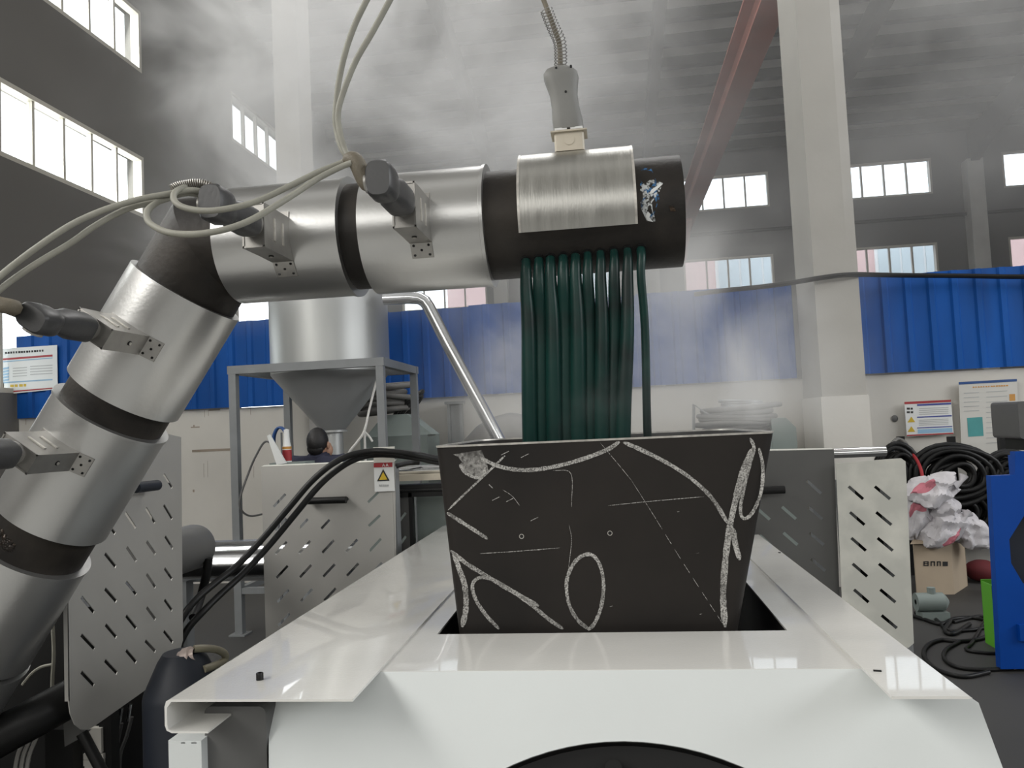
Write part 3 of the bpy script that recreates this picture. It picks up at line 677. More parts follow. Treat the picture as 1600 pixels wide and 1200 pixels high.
# spring guard looped at the elbow plug
sp_pts = pxpath([(268, 296, 1.41), (285, 290, 1.42), (310, 287, 1.43), (330, 292, 1.44), (341, 303, 1.45), (336, 313, 1.46), (322, 315, 1.46)], 10)
def spring(path, R, wr, turns, parent, m=CUT):
    n = turns * 8; pts = []
    tot = [0]
    for a_, b_ in zip(path, path[1:]): tot.append(tot[-1] + (b_ - a_).length)
    for i in range(n + 1):
        s = tot[-1] * i / n; j = 0
        while j < len(tot) - 2 and tot[j + 1] < s: j += 1
        u = (s - tot[j]) / max(1e-9, tot[j + 1] - tot[j]); p = path[j].lerp(path[j + 1], u)
        tg = (path[j + 1] - path[j]).normalized(); e1 = tg.cross(Vector((0, 1, .1))).normalized(); e2 = tg.cross(e1)
        q = 2 * math.pi * i / 8; pts.append(p + (e1 * math.cos(q) + e2 * math.sin(q)) * R)
    return MB().tube(pts, wr, 4).build('spring_guard', m, parent, 60)
spring(sp_pts, .0098, .0011, 34, pB, BOX)
MB().tube(sp_pts, .0085, 8).build('cord', SLEEVE, pB, 60)
cord(pC, [(28, 484, 1.43), (20, 482, 1.42), (20, 480, 1.40), (0, 476, 1.39), (-30, 470, 1.38), (-120, 480, 1.38), (-250, 620, 1.4), (-330, 900, 1.45)], .0165, SLEEVE, 'cord_sleeve')
# plug, spring and cord standing on the nozzle heater
tb = Vector((at(890, 222, Y=1.86).x, 1.86, ZA + RS - .004))
cb = MB(); pts = rrect(-.036, .036, -.026, .026, .006, 3)
cb.loft([[tb + Vector((p[0], p[1], z)) for p in pts] for z in (0, .052)], True)
cb.box(tb + Vector((0, 0, .047)), (.088, .066, .0035)); cb.cyl(tb + Vector((0, -.0265, .026)), tb + Vector((0, -.0275, .026)), .013, n=18)
ck = cb.build('ceramic_socket', CREAM, shell, 35)
tp = thing('top_plug', 'grey waisted plug with a coil spring, upright on the nozzle heater', 'plug', tb + Vector((0, 0, .054)))
rings = []; base = tb + Vector((0, 0, .056)); lean = Vector((-.0, 0, 0))
for z, w, d in ((0, .036, .027), (.008, .037, .028), (.03, .037, .028), (.06, .034, .027), (.09, .034, .027), (.115, .039, .029), (.132, .043, .030), (.145, .042, .029), (.155, .034, .024), (.160, .022, .018)):
    rings.append([base + Vector((-.0016 * z / .01 * .6 + w * math.copysign(abs(math.cos(q)) ** .7, math.cos(q)), d * math.copysign(abs(math.sin(q)) ** .7, math.sin(q)), z)) for q in [2 * math.pi * i / 24 for i in range(24)]])
MB().loft(rings, True).build('plug_body', PLUGG, tp, 35)
MB().bb(base + Vector((-.034, -.026, -.010)), base + Vector((-.004, .026, .001))).bb(base + Vector((.004, -.026, -.010)), base + Vector((.034, .026, .001))).build('plug_ring', PAPER, tp, 0)
for q in ((869, 106), (892, 103), (884, 143)):
    c = at(q[0], q[1], Y=1.86 - .0275); MB().cyl(c + Vector((0, -.001, 0)), c + Vector((0, .01, 0)), .0028, n=10).build('screw', BLACK, tp)
tc_ = base + Vector((-.013, 0, .158))
cpth = smoothpath([tc_, at(874, 70, Y=1.86), at(866, 45, Y=1.86), at(857, 20, Y=1.86), at(845, -10, Y=1.86), at(820, -60, Y=1.86), at(770, -220, Y=1.86), at(740, -600, Y=1.9)], 8)
MB().tube(cpth, .0062, 8).build('cord', SLEEVE, tp, 60)
spring(smoothpath([tc_ + Vector((0, 0, -.004)), at(875, 68, Y=1.86), at(864, 42, Y=1.86), at(853, 14, Y=1.86)], 8), .0155, .0013, 20, tp, BOX)

# ================================================================== STRANDS
xe = [829, 848, 867, 886, 905, 923, 941, 958, 974, 1012]
order = ['leftmost', 'second from the left', 'third from the left', 'fourth from the left', 'fifth from the left', 'fifth from the right', 'fourth from the right', 'third from the right', 'second from the right', 'rightmost']
for i, (a, b, e) in enumerate(zip(xs, ys, xe)):
    p = cyl_hit(a, b, RP); n = Vector((0, p.y - YA, p.z - ZA)).normalized()
    Ye = p.y - .012 + .010 * (i % 2)
    q = at(e, 690, Y=Ye); mid = at(a + (e - a) * .35 + (2 if i < 9 else 3), 520, Y=Ye); bot = q + Vector((0, .0, -.25))
    path = smoothpath([p + n * .001, p + n * .016 + Vector((0, 0, -.012)), at(a + .6, b + 45, Y=p.y - .012), mid, q, bot], 8)
    m_ = len(path); rr = []
    for k in range(m_):
        u = k / (m_ - 1); rr.append(((.0112 if i < 5 else .0094) + .0082 * min(1, max(0, u - .10) * 1.7)) if i < 9 else (.0105 - .001 * u))
    rr[0] = .0095
    MB().tube(path, rr, 12).build('extruded_strand', STRAND, None, 60)
    o = bpy.context.scene.objects[-1] if False else COL.objects[-1]
    tag(o, ('%s of the ten dark green molten strands hanging from the die' % order[i]), 'strand', 'molten strands falling into the hopper')

# ================================================================== PERFORATED GUARDS
def guard(name, root, poly, slots, Y=None, X=None, m=GUARD, w=.0052, th=.003):
    mb = MB()
    if X is None:
        P = lambda a, b: (lambda p: (p.x, p.z))(at(a, b, Y=Y)); o, u, v, d = (0, Y, 0), (1, 0, 0), (0, 0, 1), (0, th, 0)
    else:
        P = lambda a, b: (lambda p: (p.y, p.z))(at(a, b, X=X)); o, u, v, d = (X, 0, 0), (0, 1, 0), (0, 0, 1), (-th, 0, 0)
    plate_mesh(mb, [P(*p) for p in poly], [dashslot(P(s[0], s[1]), P(s[2], s[3]), w) for s in slots], o, u, v, d)
    return mb.build(name, m, root, 0)
def bar_handle(root, a, b, r, off, m=BLACK):
    a = Vector(a); b = Vector(b); mb = MB(); mb.cyl(a - off * 0 , b, r, n=14)
    for p in (a.lerp(b, .08), a.lerp(b, .92)): mb.cyl(p, p + off, r * .7, n=10)
    mb.build('handle', m, root)
gl = thing('slotted_guard', 'stainless side guard with slanting slots and rounded lower corner, behind the slanted pipe leg', 'guard', (-1.5, 2.4, 0))
slots = [(256, 741, 269, 762), (196, 801, 212, 825), (228, 794, 242, 817), (256, 789, 269, 811), (164, 812, 180, 834), (164, 865, 181, 886), (198, 855, 213, 877), (229, 846, 243, 866), (258, 838, 270, 857),
         (127, 933, 147, 957), (164, 920, 182, 940), (197, 909, 213, 929), (229, 897, 243, 918), (257, 888, 269, 905), (257, 937, 269, 954), (229, 949, 243, 968), (197, 962, 213, 982), (165, 976, 182, 996), (127, 992, 148, 1014),
         (256, 986, 270, 1004), (227, 1001, 243, 1018), (197, 1016, 213, 1035), (164, 1032, 183, 1052), (127, 1050, 147, 1071)]
guard('guard_sheet', gl, [(104, 640), (283, 683), (286, 1000), (279, 1025), (268, 1045), (255, 1059), (236, 1072), (150, 1133), (138, 1140), (127, 1140), (117, 1132), (110, 1115), (106, 1085)], slots, X=-1.5)
p0 = at(106, 900, X=-1.5); p1 = at(106, 1085, X=-1.5)
MB().bb((-1.512, p0.y - .004, p1.z - .02), (-1.5, p0.y, 1.66)).build('side_flange', GUARD, gl, 0)
bar_handle(gl, at(212, 762, X=-1.46), at(246, 758, X=-1.46), .017, Vector((-.04, 0, 0)), NAVY)
MB().bb((-1.62, 2.55, 0), (-1.56, 2.61, 1.5)).bb((-1.62, 2.25, 0), (-1.58, 2.29, 1.5)).build('post', BLACK, gl, 0)

gm = thing('slotted_guard', 'stainless front guard with slanting slots, black handle and hoses arching over its top', 'guard', (-1.05, 3.08, 0))
YG = 3.08
slots = [(575, 785, 591, 769), (427, 792, 446, 772), (430, 829, 447, 810), (466, 827, 481, 811), (502, 826, 515, 812), (576, 822, 594, 805)]
for r_, (yl, n_) in enumerate(((866, 5), (903.5, 5), (941, 5), (978, 5))):
    for c_ in range(n_):
        a = 430 + r_ * 1.5 + c_ * 36.8; b = yl - c_ * 1.2; slots.append((a, b, a + 18, b - 19.5))
guard('guard_sheet', gm, [(408, 729), (617, 720), (622, 1100), (418, 1100)], slots, Y=YG)
MB().add([at(408, 729, Y=YG), at(617, 720, Y=YG), at(617, 720, Y=YG) + Vector((0, .03, .004)), at(408, 729, Y=YG) + Vector((0, .03, .004))], [(0, 1, 2, 3)]).build('top_fold', GUARD_B, gm, 0)
bar_handle(gm, at(477, 783, Y=YG - .04), at(541, 781, Y=YG - .04), .0145, Vector((0, .04, 0)), BLACK)
MB().bb(at(611, 712, Y=YG - .002), at(620, 1000, Y=YG + .03)).build('corner_angle', GUARD, gm, 0)
MB().bb((-1.25, 3.10, 0), (-1.19, 3.16, 1.5)).bb((-.95, 3.10, 0), (-.89, 3.16, 1.5)).build('post', FRAME, gm, 0)
# recessed slotted side sheet and posts right of it
slots = [(620, 820, 634, 801), (620, 858, 634, 838), (620, 898, 634, 878)]
guard('side_sheet', gm, [(612, 776), (644, 776), (648, 960), (612, 960)], slots, Y=3.2, m=GUARD_D)
MB().bb(at(643, 770, Y=3.19), at(649, 960, Y=3.23)).build('post', BLACK, gm, 0)
MB().bb(at(650, 772, Y=3.32), at(730, 1000, Y=3.33)).build('rear_sheet', GREENG, gm, 0)
# warning sign on the guard
sg = tag(MB().bb(at(583, 699, Y=YG - .012), at(617, 767, Y=YG - .009)).build('warning_sign', PAPER, None, 0), 'white warning sign with red band and yellow triangle on the middle guard', 'sign')
def decal(root, pp, m, Y, name, th=.0008):
    return MB().prism([at(a, b, Y=Y) for a, b in pp], (0, th, 0)).build(name, m, root, 0)
YS = YG - .0132
decal(sg, [(583, 699), (616.5, 697.5), (616.5, 722), (584, 723)], GUARD_B, YS, 'steel_strip')
decal(sg, [(588, 714), (594, 706), (597, 706), (591, 715)], INK, YS - .001, 'slot_mark'); decal(sg, [(603, 714), (608, 706), (611, 706), (606, 715)], INK, YS - .001, 'slot_mark')
decal(sg, [(584, 723.5), (613, 722.5), (613, 729.5), (584, 730.5)], RED, YS - .001, 'red_band')
def letter_A(x, y, s, Y, root):
    for q in ([(x, y), (x + s * .4, y - s), (x + s * .55, y - s), (x + s * .2, y)], [(x + s * .8, y), (x + s * .4, y - s), (x + s * .55, y - s), (x + s, y)], [(x + s * .2, y - s * .25), (x + s * .8, y - s * .25), (x + s * .8, y - s * .4), (x + s * .2, y - s * .4)]):
        decal(root, q, PAPER, Y, 'lettering')
letter_A(597, 729, 4.5, YS - .002, sg); letter_A(602.5, 728.8, 4.5, YS - .002, sg)
decal(sg, [(589, 752), (598.5, 733), (608.5, 751)], INK, YS - .001, 'hazard_triangle'); decal(sg, [(592.3, 750), (598.6, 737.5), (605.2, 749.3)], YEL, YS - .002, 'hazard_triangle')
for k in range(5): decal(sg, [(592 + k * 3.2, 760), (594.4 + k * 3.2, 760), (594.4 + k * 3.2, 757), (592 + k * 3.2, 757)], GREYP, YS - .001, 'lettering')

gr = thing('slotted_guard', 'dark stainless guard with slanting slots just right of the hopper', 'guard', (.7, 2.82, 0))
YR = 2.82
slots = [(1261, 751, 1283, 771)] + [(1222 + k * 2.2, 792 + k * 40.5, 1244 + k * 2.2, 811 + k * 40.5) for k in range(4)] + [(1263 + k * 2.2, 792 + k * 40.5, 1285 + k * 2.2, 811 + k * 40.5) for k in range(4)] + [(1185 + k * 2.2, 796 + k * 40.5, 1203 + k * 2.2, 812 + k * 40.5) for k in range(2)]
guard('guard_sheet', gr, [(1166, 705), (1303, 702), (1316, 1040), (1176, 1045)], slots, Y=YR, m=GUARD_D)
MB().add([at(1166, 705, Y=YR), at(1303, 702, Y=YR), at(1303, 702, Y=YR) + Vector((0, .03, .004)), at(1166, 705, Y=YR) + Vector((0, .03, .004))], [(0, 1, 2, 3)]).build('top_fold', GUARD_B, gr, 0)
bar_handle(gr, at(1172, 767, Y=YR - .05), at(1226, 765, Y=YR - .05), .014, Vector((0, .05, 0)), BLACK)
MB().bb((.79, 2.84, 0), (.84, 2.9, 1.4)).build('post', FRAME, gr, 0)
gb = thing('slotted_guard', 'pale mottled stainless guard at the far right of the guards, in front of the sacks', 'guard', (1.0, 2.8, 0))
slots = [(1326 + k * 2.1, 760 + k * 40.3, 1349 + k * 2.1, 780 + k * 40.3) for k in range(6)] + [(1367 + k * 2.1, 760 + k * 40.3, 1391 + k * 2.1, 780 + k * 40.3) for k in range(6)]
guard('guard_sheet', gb, [(1306, 724), (1380, 718), (1408, 716), (1415, 721), (1428, 1005), (1420, 1012), (1319, 1014)], slots, Y=2.79, m=GUARD_B)
MB().bb(at(1325, 760, Y=2.87), at(1412, 1000, Y=2.88)).build('inner_sheet', BLACK, gb, 0)
MB().bb((.93, 2.82, 0), (.99, 2.86, 1.4)).build('post', FRAME, gb, 0)

# tie bars running across behind the hopper
tr = thing('tie_bar', 'pair of bright steel tie bars running across behind the hopper', 'bar', (0, 3.3, 0))
zz = at(655, 734, Y=3.25).z; xa, xb = at(600, 734, Y=3.25).x, at(1384, 712, Y=3.25).x
MB().cyl((xa, 3.25, zz), (xb, 3.25, zz), .02, n=20).build('polished_rod', CHROME, tr)
zz2 = at(655, 746, Y=3.22).z; MB().bb((xa, 3.2, zz2 - .012), (.45, 3.24, zz2 + .014)).build('flat_bar', CREAM, tr, 0)
zz3 = at(655, 765, Y=3.22).z; MB().bb((xa, 3.19, zz3 - .028), (.45, 3.25, zz3 + .024)).cyl((xa, 3.19, zz3), (.45, 3.19, zz3), .008, n=8).build('black_rail', BLACK, tr, 0)
MB().bb((xa, 3.22, 0), (xa + .06, 3.28, zz)).bb((xb - .3, 3.22, 0), (xb - .24, 3.28, zz)).build('post', FRAME, tr, 0)
# hydraulic ram and polished shaft between the two left guards
rm = thing('hydraulic_ram', 'grey hydraulic cylinder end poking out behind the left side guard', 'cylinder', (-1.62, 2.9, 0))
pa, pb_ = at(300, 855, Y=2.72), at(326, 842, Y=3.05); pa.x = pb_.x = -1.60
cz = at(316, 850, Y=2.9).z
MB().lathe([(0, .01), (0, .086), (.33, .086), (.35, .083), (.352, .01)], (-1.63, 2.5, cz), (0, 1, 0), 36).build('ram_barrel', GREYM, rm, 30)
MB().cyl((-1.63, 2.55, 0), (-1.63, 2.55, cz - .08), .03, n=12).build('ram_stand', GREYM, rm)
MB().tube(pxpath([(326, 872, 2.8), (322, 900, 2.8), (313, 935, 2.8), (302, 965, 2.7)]), .017, 10).build('black_hose', BLACK, rm)
sf = thing('steel_shaft', 'thick polished steel shaft with grooved bars, between the two left guards', 'shaft', (-1.5, 3.3, 0))
zc_ = at(380, 882, Y=3.3).z
MB().cyl((-2.1, 3.3, zc_), (-1.1, 3.3, zc_), .072, n=32).build('shaft', CHROME, sf)
for k in range(3):
    zk = at(390, 848 + k * 8, Y=3.34).z; MB().bb((-2.1, 3.33, zk - .009), (-1.1, 3.38, zk + .009)).build('grooved_bar', CHROME, sf, 0)
MB().bb((-2.0, 3.27, 0), (-1.92, 3.33, zc_)).bb((-1.25, 3.27, 0), (-1.17, 3.33, zc_)).build('post', FRAME, sf, 0)

# black hoses arching over the middle guard
bh = thing('black_hose', 'pair of black rubber hoses arching over the middle guard', 'hose', at(300, 960, Y=2.6))
MB().tube(pxpath([(700, 716, 3.16), (680, 716, 3.1), (650, 710, 3.02), (615, 706, 3.0), (580, 705, 3.0), (545, 712, 2.98), (515, 728, 2.95), (485, 754, 2.93), (450, 795, 2.9), (410, 842, 2.85), (370, 884, 2.78), (335, 912, 2.7), (305, 938, 2.62), (285, 965, 2.58), (262, 1010, 2.55)]), .0125, 10).build('hose', BLACK, bh)
MB().tube(pxpath([(705, 722, 3.2), (682, 722, 3.13), (655, 716, 3.06), (615, 711, 3.03), (580, 711, 3.03), (550, 720, 3.0), (522, 738, 2.98), (495, 763, 2.95), (460, 805, 2.92), (420, 853, 2.87), (380, 896, 2.8), (345, 928, 2.72), (315, 958, 2.64), (292, 985, 2.6), (270, 1030, 2.56)]), .0125, 10).build('hose', BLACK, bh)
MB().tube(pxpath([(655, 722, 3.22), (640, 723, 3.2), (622, 727, 3.14), (605, 735, 3.12)]), .012, 10).build('hose', BLACK, bh)

# ================================================================== LOWER LEFT CLUTTER
eb = thing('extruder_base', 'black machine body in shadow under the slanted pipe leg', 'machine', (-2.1, 2.3, 0))
MB().bb((-2.9, 2.32, 0), (-1.72, 2.9, 1.12)).build('body', BLACK, eb, 0); MB().bb((-2.7, 1.5, 0), (-1.93, 2.2, .50)).build('pedestal', BLACK, eb, 0)
MB().tube(pxpath([(-60, 1185, 1.9), (0, 1150, 1.95), (60, 1118, 2.0), (120, 1085, 2.1)]), .055, 12).build('drive_tube', BLACK, eb)
MB().tube(pxpath([(82, 970, 2.2), (84, 1020, 2.2), (82, 1060, 2.2), (81, 1100, 2.2)]), .0055, 6).build('air_line', CORD, eb)
MB().tube(pxpath([(82, 1038, 2.2), (65, 1042, 2.2), (50, 1052, 2.2), (35, 1070, 2.2)]), .0045, 6).build('air_line', CORD, eb)
MB().prism([at(q[0], q[1], Y=2.11) for q in ((97, 1090), (105, 1084), (112, 1121), (126, 1142), (139, 1142), (121, 1156), (101, 1167))], (0, .012, 0)).build('angle_bracket', GUARD_D, eb, 0)
MB().bb(at(0, 1170, Y=2.5), at(100, 1290, Y=2.6)).build('valve_block', GREENG, eb, 0)
MB().cyl(at(128, 1145, Y=2.1), at(165, 1215, Y=2.1), .016, n=10).build('strut', BLACK, eb); MB().cyl(at(178, 1120, Y=2.4), at(170, 1230, Y=2.4), .02, n=10).build('strut', BLACK, eb)
for k, q in enumerate(((178, 1128), (190, 1118), (204, 1112), (178, 1185))):
    MB().cyl(at(q[0], q[1] - 12, Y=2.45), at(q[0] - 4, q[1] + 14, Y=2.45), .007, n=10).build('hose_fitting', CHROME, eb)
MB().tube(pxpath([(190, 1130, 2.4), (184, 1160, 2.4), (178, 1200, 2.4)]), .006, 6).tube(pxpath([(206, 1120, 2.4), (198, 1150, 2.4), (188, 1180, 2.4), (186, 1230, 2.4)]), .006, 6).build('thin_hose', GREYM, eb)
for k in range(3): MB().tube(pxpath([(68 - k * 9, 1120, 2.1), (58 - k * 9, 1150, 2.1), (46 - k * 9, 1180, 2.1), (40 - k * 9, 1215, 2.1)]), .006, 6).build('armoured_lead', GUARD, eb)
for q in ((134, 1138, 165, 1172), (130, 1178, 168, 1183), (130, 1188, 168, 1193), (132, 1197, 168, 1215)): MB().bb(at(q[0], q[1], Y=2.24), at(q[2], q[3], Y=2.26)).build('pale_panel', PLASTER, eb, 0)
MB().bb(at(70, 1140, Y=2.2), at(128, 1215, Y=2.24)).build('dark_cover', BLACK, eb, 0)
mt = thing('motor_body', 'dark navy motor drum standing between the side guard and the white housing', 'motor', (-1.15, 2.0, 0))
cx = (at(226, 1120, Y=2.1).x + at(338, 1120, Y=2.1).x) / 2; rx = (at(338, 1120, Y=2.1).x - at(226, 1120, Y=2.1).x) / 2
zt_ = at(290, 1022, Y=2.1).z
MB().lathe([(0, rx * .96), (zt_ * .5, rx), (zt_ - .12, rx), (zt_ - .105, rx * .97), (zt_ - .02, rx * .62), (zt_, rx * .5), (zt_, .01)], (cx, 2.12, 0), (0, 0, 1), 40).build('drum', NAVY, mt, 40)
fb = at(292, 1022, Y=2.1)
MB().lathe([(0, .02), (.012, .02), (.014, .026), (.034, .026), (.036, .018), (.05, .018)], fb - Vector((.02, 0, .012)), Vector((1, 0, .25)), 14).build('hose_fitting', FITT, mt, 30)
MB().tube(pxpath([(303, 1014, 2.1), (318, 1013, 2.12), (338, 1015, 2.16), (351, 1022, 2.2), (350, 1032, 2.2), (335, 1040, 2.14), (318, 1046, 2.1)]), .011, 10).build('grease_hose', OILH, mt)

# ================================================================== SILO
so = thing('drying_silo', 'grey conical storage silo on a square tube stand, seen below the pipe arm', 'silo', (-2.6, 6.85, 0))
YF, YK = 6.2, 7.3
fx0, fx1 = at(368, 700, Y=YF).x, at(599, 700, Y=YF).x
zf = at(480, 571, Y=YF).z
for (x, y) in ((fx0, YF), (fx1, YF), (fx0, YK), (fx1, YK)): MB().bb((x - .032, y - .032, .012), (x + .032, y + .032, zf)).bb((x - .07, y - .07, 0), (x + .07, y + .07, .012)).build('leg', FRAME, so, 0)
for y in (YF, YK):
    MB().bb((fx0 - .04, y - .034, zf - .04), (fx1 + .04, y + .034, zf + .03)).build('top_rail', FRAME, so, 0); MB().bb((fx0, y - .025, .34), (fx1, y + .025, .39)).build('brace', FRAME, so, 0)
for x in (fx0, fx1):
    MB().bb((x - .034, YF, zf - .04), (x + .034, YK, zf + .03)).build('top_rail', FRAME, so, 0); MB().bb((x - .025, YF, .34), (x + .025, YK, .39)).build('brace', FRAME, so, 0)
sc = Vector(((at(430, 560, Y=6.85).x + at(605, 560, Y=6.85).x) / 2, 6.85, 0)); sr = (at(605, 560, Y=6.85).x - at(430, 560, Y=6.85).x) / 2
zco = at(519, 578, Y=6.4).z; zlo = at(522, 672, Y=6.85).z; ztop = 3.18
MB().lathe([(zco, sr), (ztop, sr), (ztop + .02, sr + .02), (ztop + .05, sr + .02), (ztop + .06, sr), (ztop + .22, .2), (ztop + .23, .01)], sc, (0, 0, 1), 48).build('tank', SILO, so, 30)
MB().lathe([(zlo, .11), (zco - .015, sr - .01), (zco, sr)], sc, (0, 0, 1), 48).build('cone', SILOC, so, 30)
MB().lathe([(zlo - .3, .12), (zlo - .28, .12), (zlo - .28, .09), (zlo - .02, .09), (zlo - .02, .13), (zlo, .13)], sc, (0, 0, 1), 24).build('outlet', SILO, so, 30)
Yd = 6.6
dp = [at(600, 467, Y=Yd), at(640, 465, Y=Yd), at(655, 466, Y=Yd), at(664, 471, Y=Yd), at(670, 480, Y=Yd), at(700, 539, Y=Yd), at(750, 632, Y=Yd), at(782, 692, Y=Yd), at(830, 780, Y=Yd), at(850, 830, Y=Yd)]
dp[-1].z = .05
MB().tube(dp, .056, 16).build('conveying_pipe', CHROME, so)
MB().tube(pxpath([(432, 700, 6.2), (415, 690, 6.2), (400, 712, 6.2), (388, 740, 6.2), (376, 775, 6.15), (376, 795, 6.15), (390, 806, 6.2), (412, 803, 6.3)]), .009, 6).build('air_line', GREYM, so)
# ================================================================== THINGS BEHIND THE GUARDS
def catlabel(o, l, c, g=None): return tag(o, l, c, g)
# worker seen from behind
def person():
    root = thing('person', 'person in a dark navy jacket with short black hair, seen from behind beside the silo', 'person', (at(497, 690, Y=6.0).x, 6.0, 0))
    X, Y = root.location.x, root.location.y
    V = [(0, 0, .92), (0, 0, 1.14), (0, 0, 1.37), (0, 0, 1.45), (.005, -.005, 1.52), (.01, -.01, 1.57),
         (-.19, 0, 1.44), (-.22, -.0, 1.12), (-.16, .18, .98), (-.08, .26, 1.0),
         (.19, 0, 1.44), (.22, .0, 1.12), (.17, .18, .98), (.09, .26, 1.0),
         (-.095, 0, .85), (-.11, .01, .48), (-.11, -.01, .09), (-.115, .14, .04),
         (.095, 0, .85), (.11, .01, .48), (.11, -.01, .09), (.115, .14, .04)]
    Rr = [.15, .14, .17, .12, .055, .06, .066, .05, .037, .035, .066, .05, .037, .035, .09, .062, .045, .038, .09, .062, .045, .038]
    Ed = [(0, 1), (1, 2), (2, 3), (3, 4), (4, 5), (2, 6), (6, 7), (7, 8), (8, 9), (2, 10), (10, 11), (11, 12), (12, 13), (0, 14), (14, 15), (15, 16), (16, 17), (0, 18), (18, 19), (19, 20), (20, 21)]
    me = bpy.data.meshes.new('body'); me.from_pydata([(v[0] + X, v[1] + Y, v[2]) for v in V], Ed, []); me.materials.append(CLOTH)
    o = link('body', me, root); md = o.modifiers.new('skin', 'SKIN'); md.use_smooth_shade = True
    for i, r in enumerate(Rr): me.skin_vertices[0].data[i].radius = (r, r * .8 if i < 4 else r)
    me.skin_vertices[0].data[0].use_root = True
    o.modifiers.new('sub', 'SUBSURF').levels = 2; o.modifiers[-1].render_levels = 2
    hc_ = Vector((X + .01, Y - .005, 1.575))
    hd = MB(); hd.sphere(hc_, 1, 20, 14, 0, (.075, .095, .115)); hd.sphere(hc_ + Vector((.045, .05, -.06)), 1, 12, 8, 0, (.05, .05, .06))
    hd.sphere(hc_ + Vector((.078, -.005, -.02)), 1, 10, 8, 0, (.012, .02, .032)); hd.sphere(hc_ + Vector((-.078, .0, -.02)), 1, 10, 8, 0, (.012, .02, .032))
    hd.sphere(hc_ + Vector((.05, .098, -.02)), 1, 8, 6, 0, (.014, .022, .022)); hd.build('head', SKIN, root, 80)
    hr_ = MB(); hr_.sphere(hc_ + Vector((-.008, -.014, .014)), 1, 20, 14, 0, (.086, .10, .115)); hr_.sphere(hc_ + Vector((-.012, -.05, -.04)), 1, 14, 10, 0, (.07, .05, .06)); hr_.build('hair', HAIR, root, 80)
    co_ = MB().tube([(X + .008 + .068 * math.cos(t), Y - .005 + .062 * math.sin(t)  , 1.475 + .012 * math.sin(t)) for t in [2 * math.pi * i / 16 for i in range(17)]], .018, 8); co_.build('collar', CLOTH, root, 60)
person()
# extinguisher-like bottle, blue drum, pale board
bo = thing('bottle', 'white bottle with red and orange label in front of the silo leg', 'bottle', at(449, 730, Y=5.68))
pc_ = at(449, 722, Y=5.68)
MB().lathe([(0, .03), (.0, .034), (.115, .034), (.15, .026), (.19, .022), (.25, .02), (.255, .004)], pc_, (0, 0, 1), 20).build('bottle_body', PAPER, bo, 40)
MB().lathe([(.0, .0345), (.085, .0355), (.085, .034)], pc_ + Vector((0, 0, .01)), (0, 0, 1), 20).build('bottle_label', RED, bo, 30)
MB().lathe([(.0, .0345), (.02, .036), (.02, .034)], pc_ + Vector((0, 0, .10)), (0, 0, 1), 20).build('label_band', ORANGE, bo, 30)
tb_ = thing('work_table', 'grey work table behind the middle guard with coils and bottles on it', 'table', (-2.44, 5.68, 0))
zt2 = pc_.z
MB().bb((-2.58, 5.58, zt2 - .04), (-2.30, 5.78, zt2)).build('table_top', GREENG, tb_, 0)
for x in (-2.55, -2.33):
    for y in (5.61, 5.75): MB().bb((x - .02, y - .02, 0), (x + .02, y + .02, zt2 - .04)).build('leg', FRAME, tb_, 0)
bl = thing('blue_coil', 'blue hose coil hanging left of the white bottle', 'hose', at(432, 722, Y=5.72))
bc = at(437, 690, Y=5.71)
for k in range(3): MB().tube([bc + Vector((.055 * math.cos(t), .012 * k, .11 * math.sin(t))) for t in [2 * math.pi * i / 24 for i in range(25)]], .010, 8, False).build('hose_turn', BLUEP, bl, 60)
MB().cyl(bc + Vector((0, .035, .07)), bc + Vector((0, .035, -.3)), .008, n=8).build('hook', FRAME, bl)
wp = MB().prism([at(417, 681, Y=5.56), at(421, 679, Y=5.56), at(447, 724, Y=5.56), at(432, 726, Y=5.56)], (0, .02, 0)).build('white_board', PAPER, None, 0)
tag(wp, 'narrow white board leaning in front of the white and red bottle', 'board')
cab = thing('granulator_cabinet', 'grey green cabinet with coiled hoses on top, right of the silo cone', 'cabinet', (at(605, 700, Y=7.8).x, 7.8, 0))
a = at(563, 690, Y=7.55); b = at(668, 690, Y=7.55); zc0 = at(600, 682, Y=7.55).z
MB().bb((a.x, 7.55, 0), (b.x, 8.1, zc0)).build('cabinet_body', GREENG, cab, 0)
MB().prism([(a.x + .05, 7.57, zc0), (b.x + .05, 7.57, zc0), (b.x - .25, 7.72, zc0 + .22), (a.x + .2, 7.72, zc0 + .22)], (0, .33, 0)).build('sloping_lid', GREENG, cab, 0)
def coil(name, c, R, r, turns, label, m, tilt=0, squash=1, group=None):
    o = thing(name, label, 'coil', c, group); c = Vector(c)
    for k in range(turns):
        q = random.uniform(-.05, .05); Rk = R * random.uniform(.86, 1.06)
        pts = [c + Vector((Rk * math.cos(t) + q, Rk * .8 * math.sin(t), r * (1.2 + 1.7 * k) * squash + math.cos(t + k) * r * .8 + tilt * math.cos(t))) for t in [2 * math.pi * i / 28 for i in range(29)]]
        MB().tube(pts, r, 8, False).build('coil_turn', m, o, 60)
    return o
cc = at(602, 672, Y=7.85); coil('hose_coil', (cc.x, 7.87, zc0 + .23), .25, .03, 6, 'coil of thick grey hose heaped on the grey green cabinet by the silo', COILG)
coil('hose_coil', (at(638, 660, Y=7.9).x, 7.95, zc0 + .23), .12, .02, 4, 'small black hose coil behind the grey coil near the silo leg', BLACK, .12)
MB().tube(pxpath([(590, 590, 6.5), (575, 640, 6.45), (568, 675, 6.4), (555, 695, 6.35), (543, 712, 6.3)]), .012, 6)
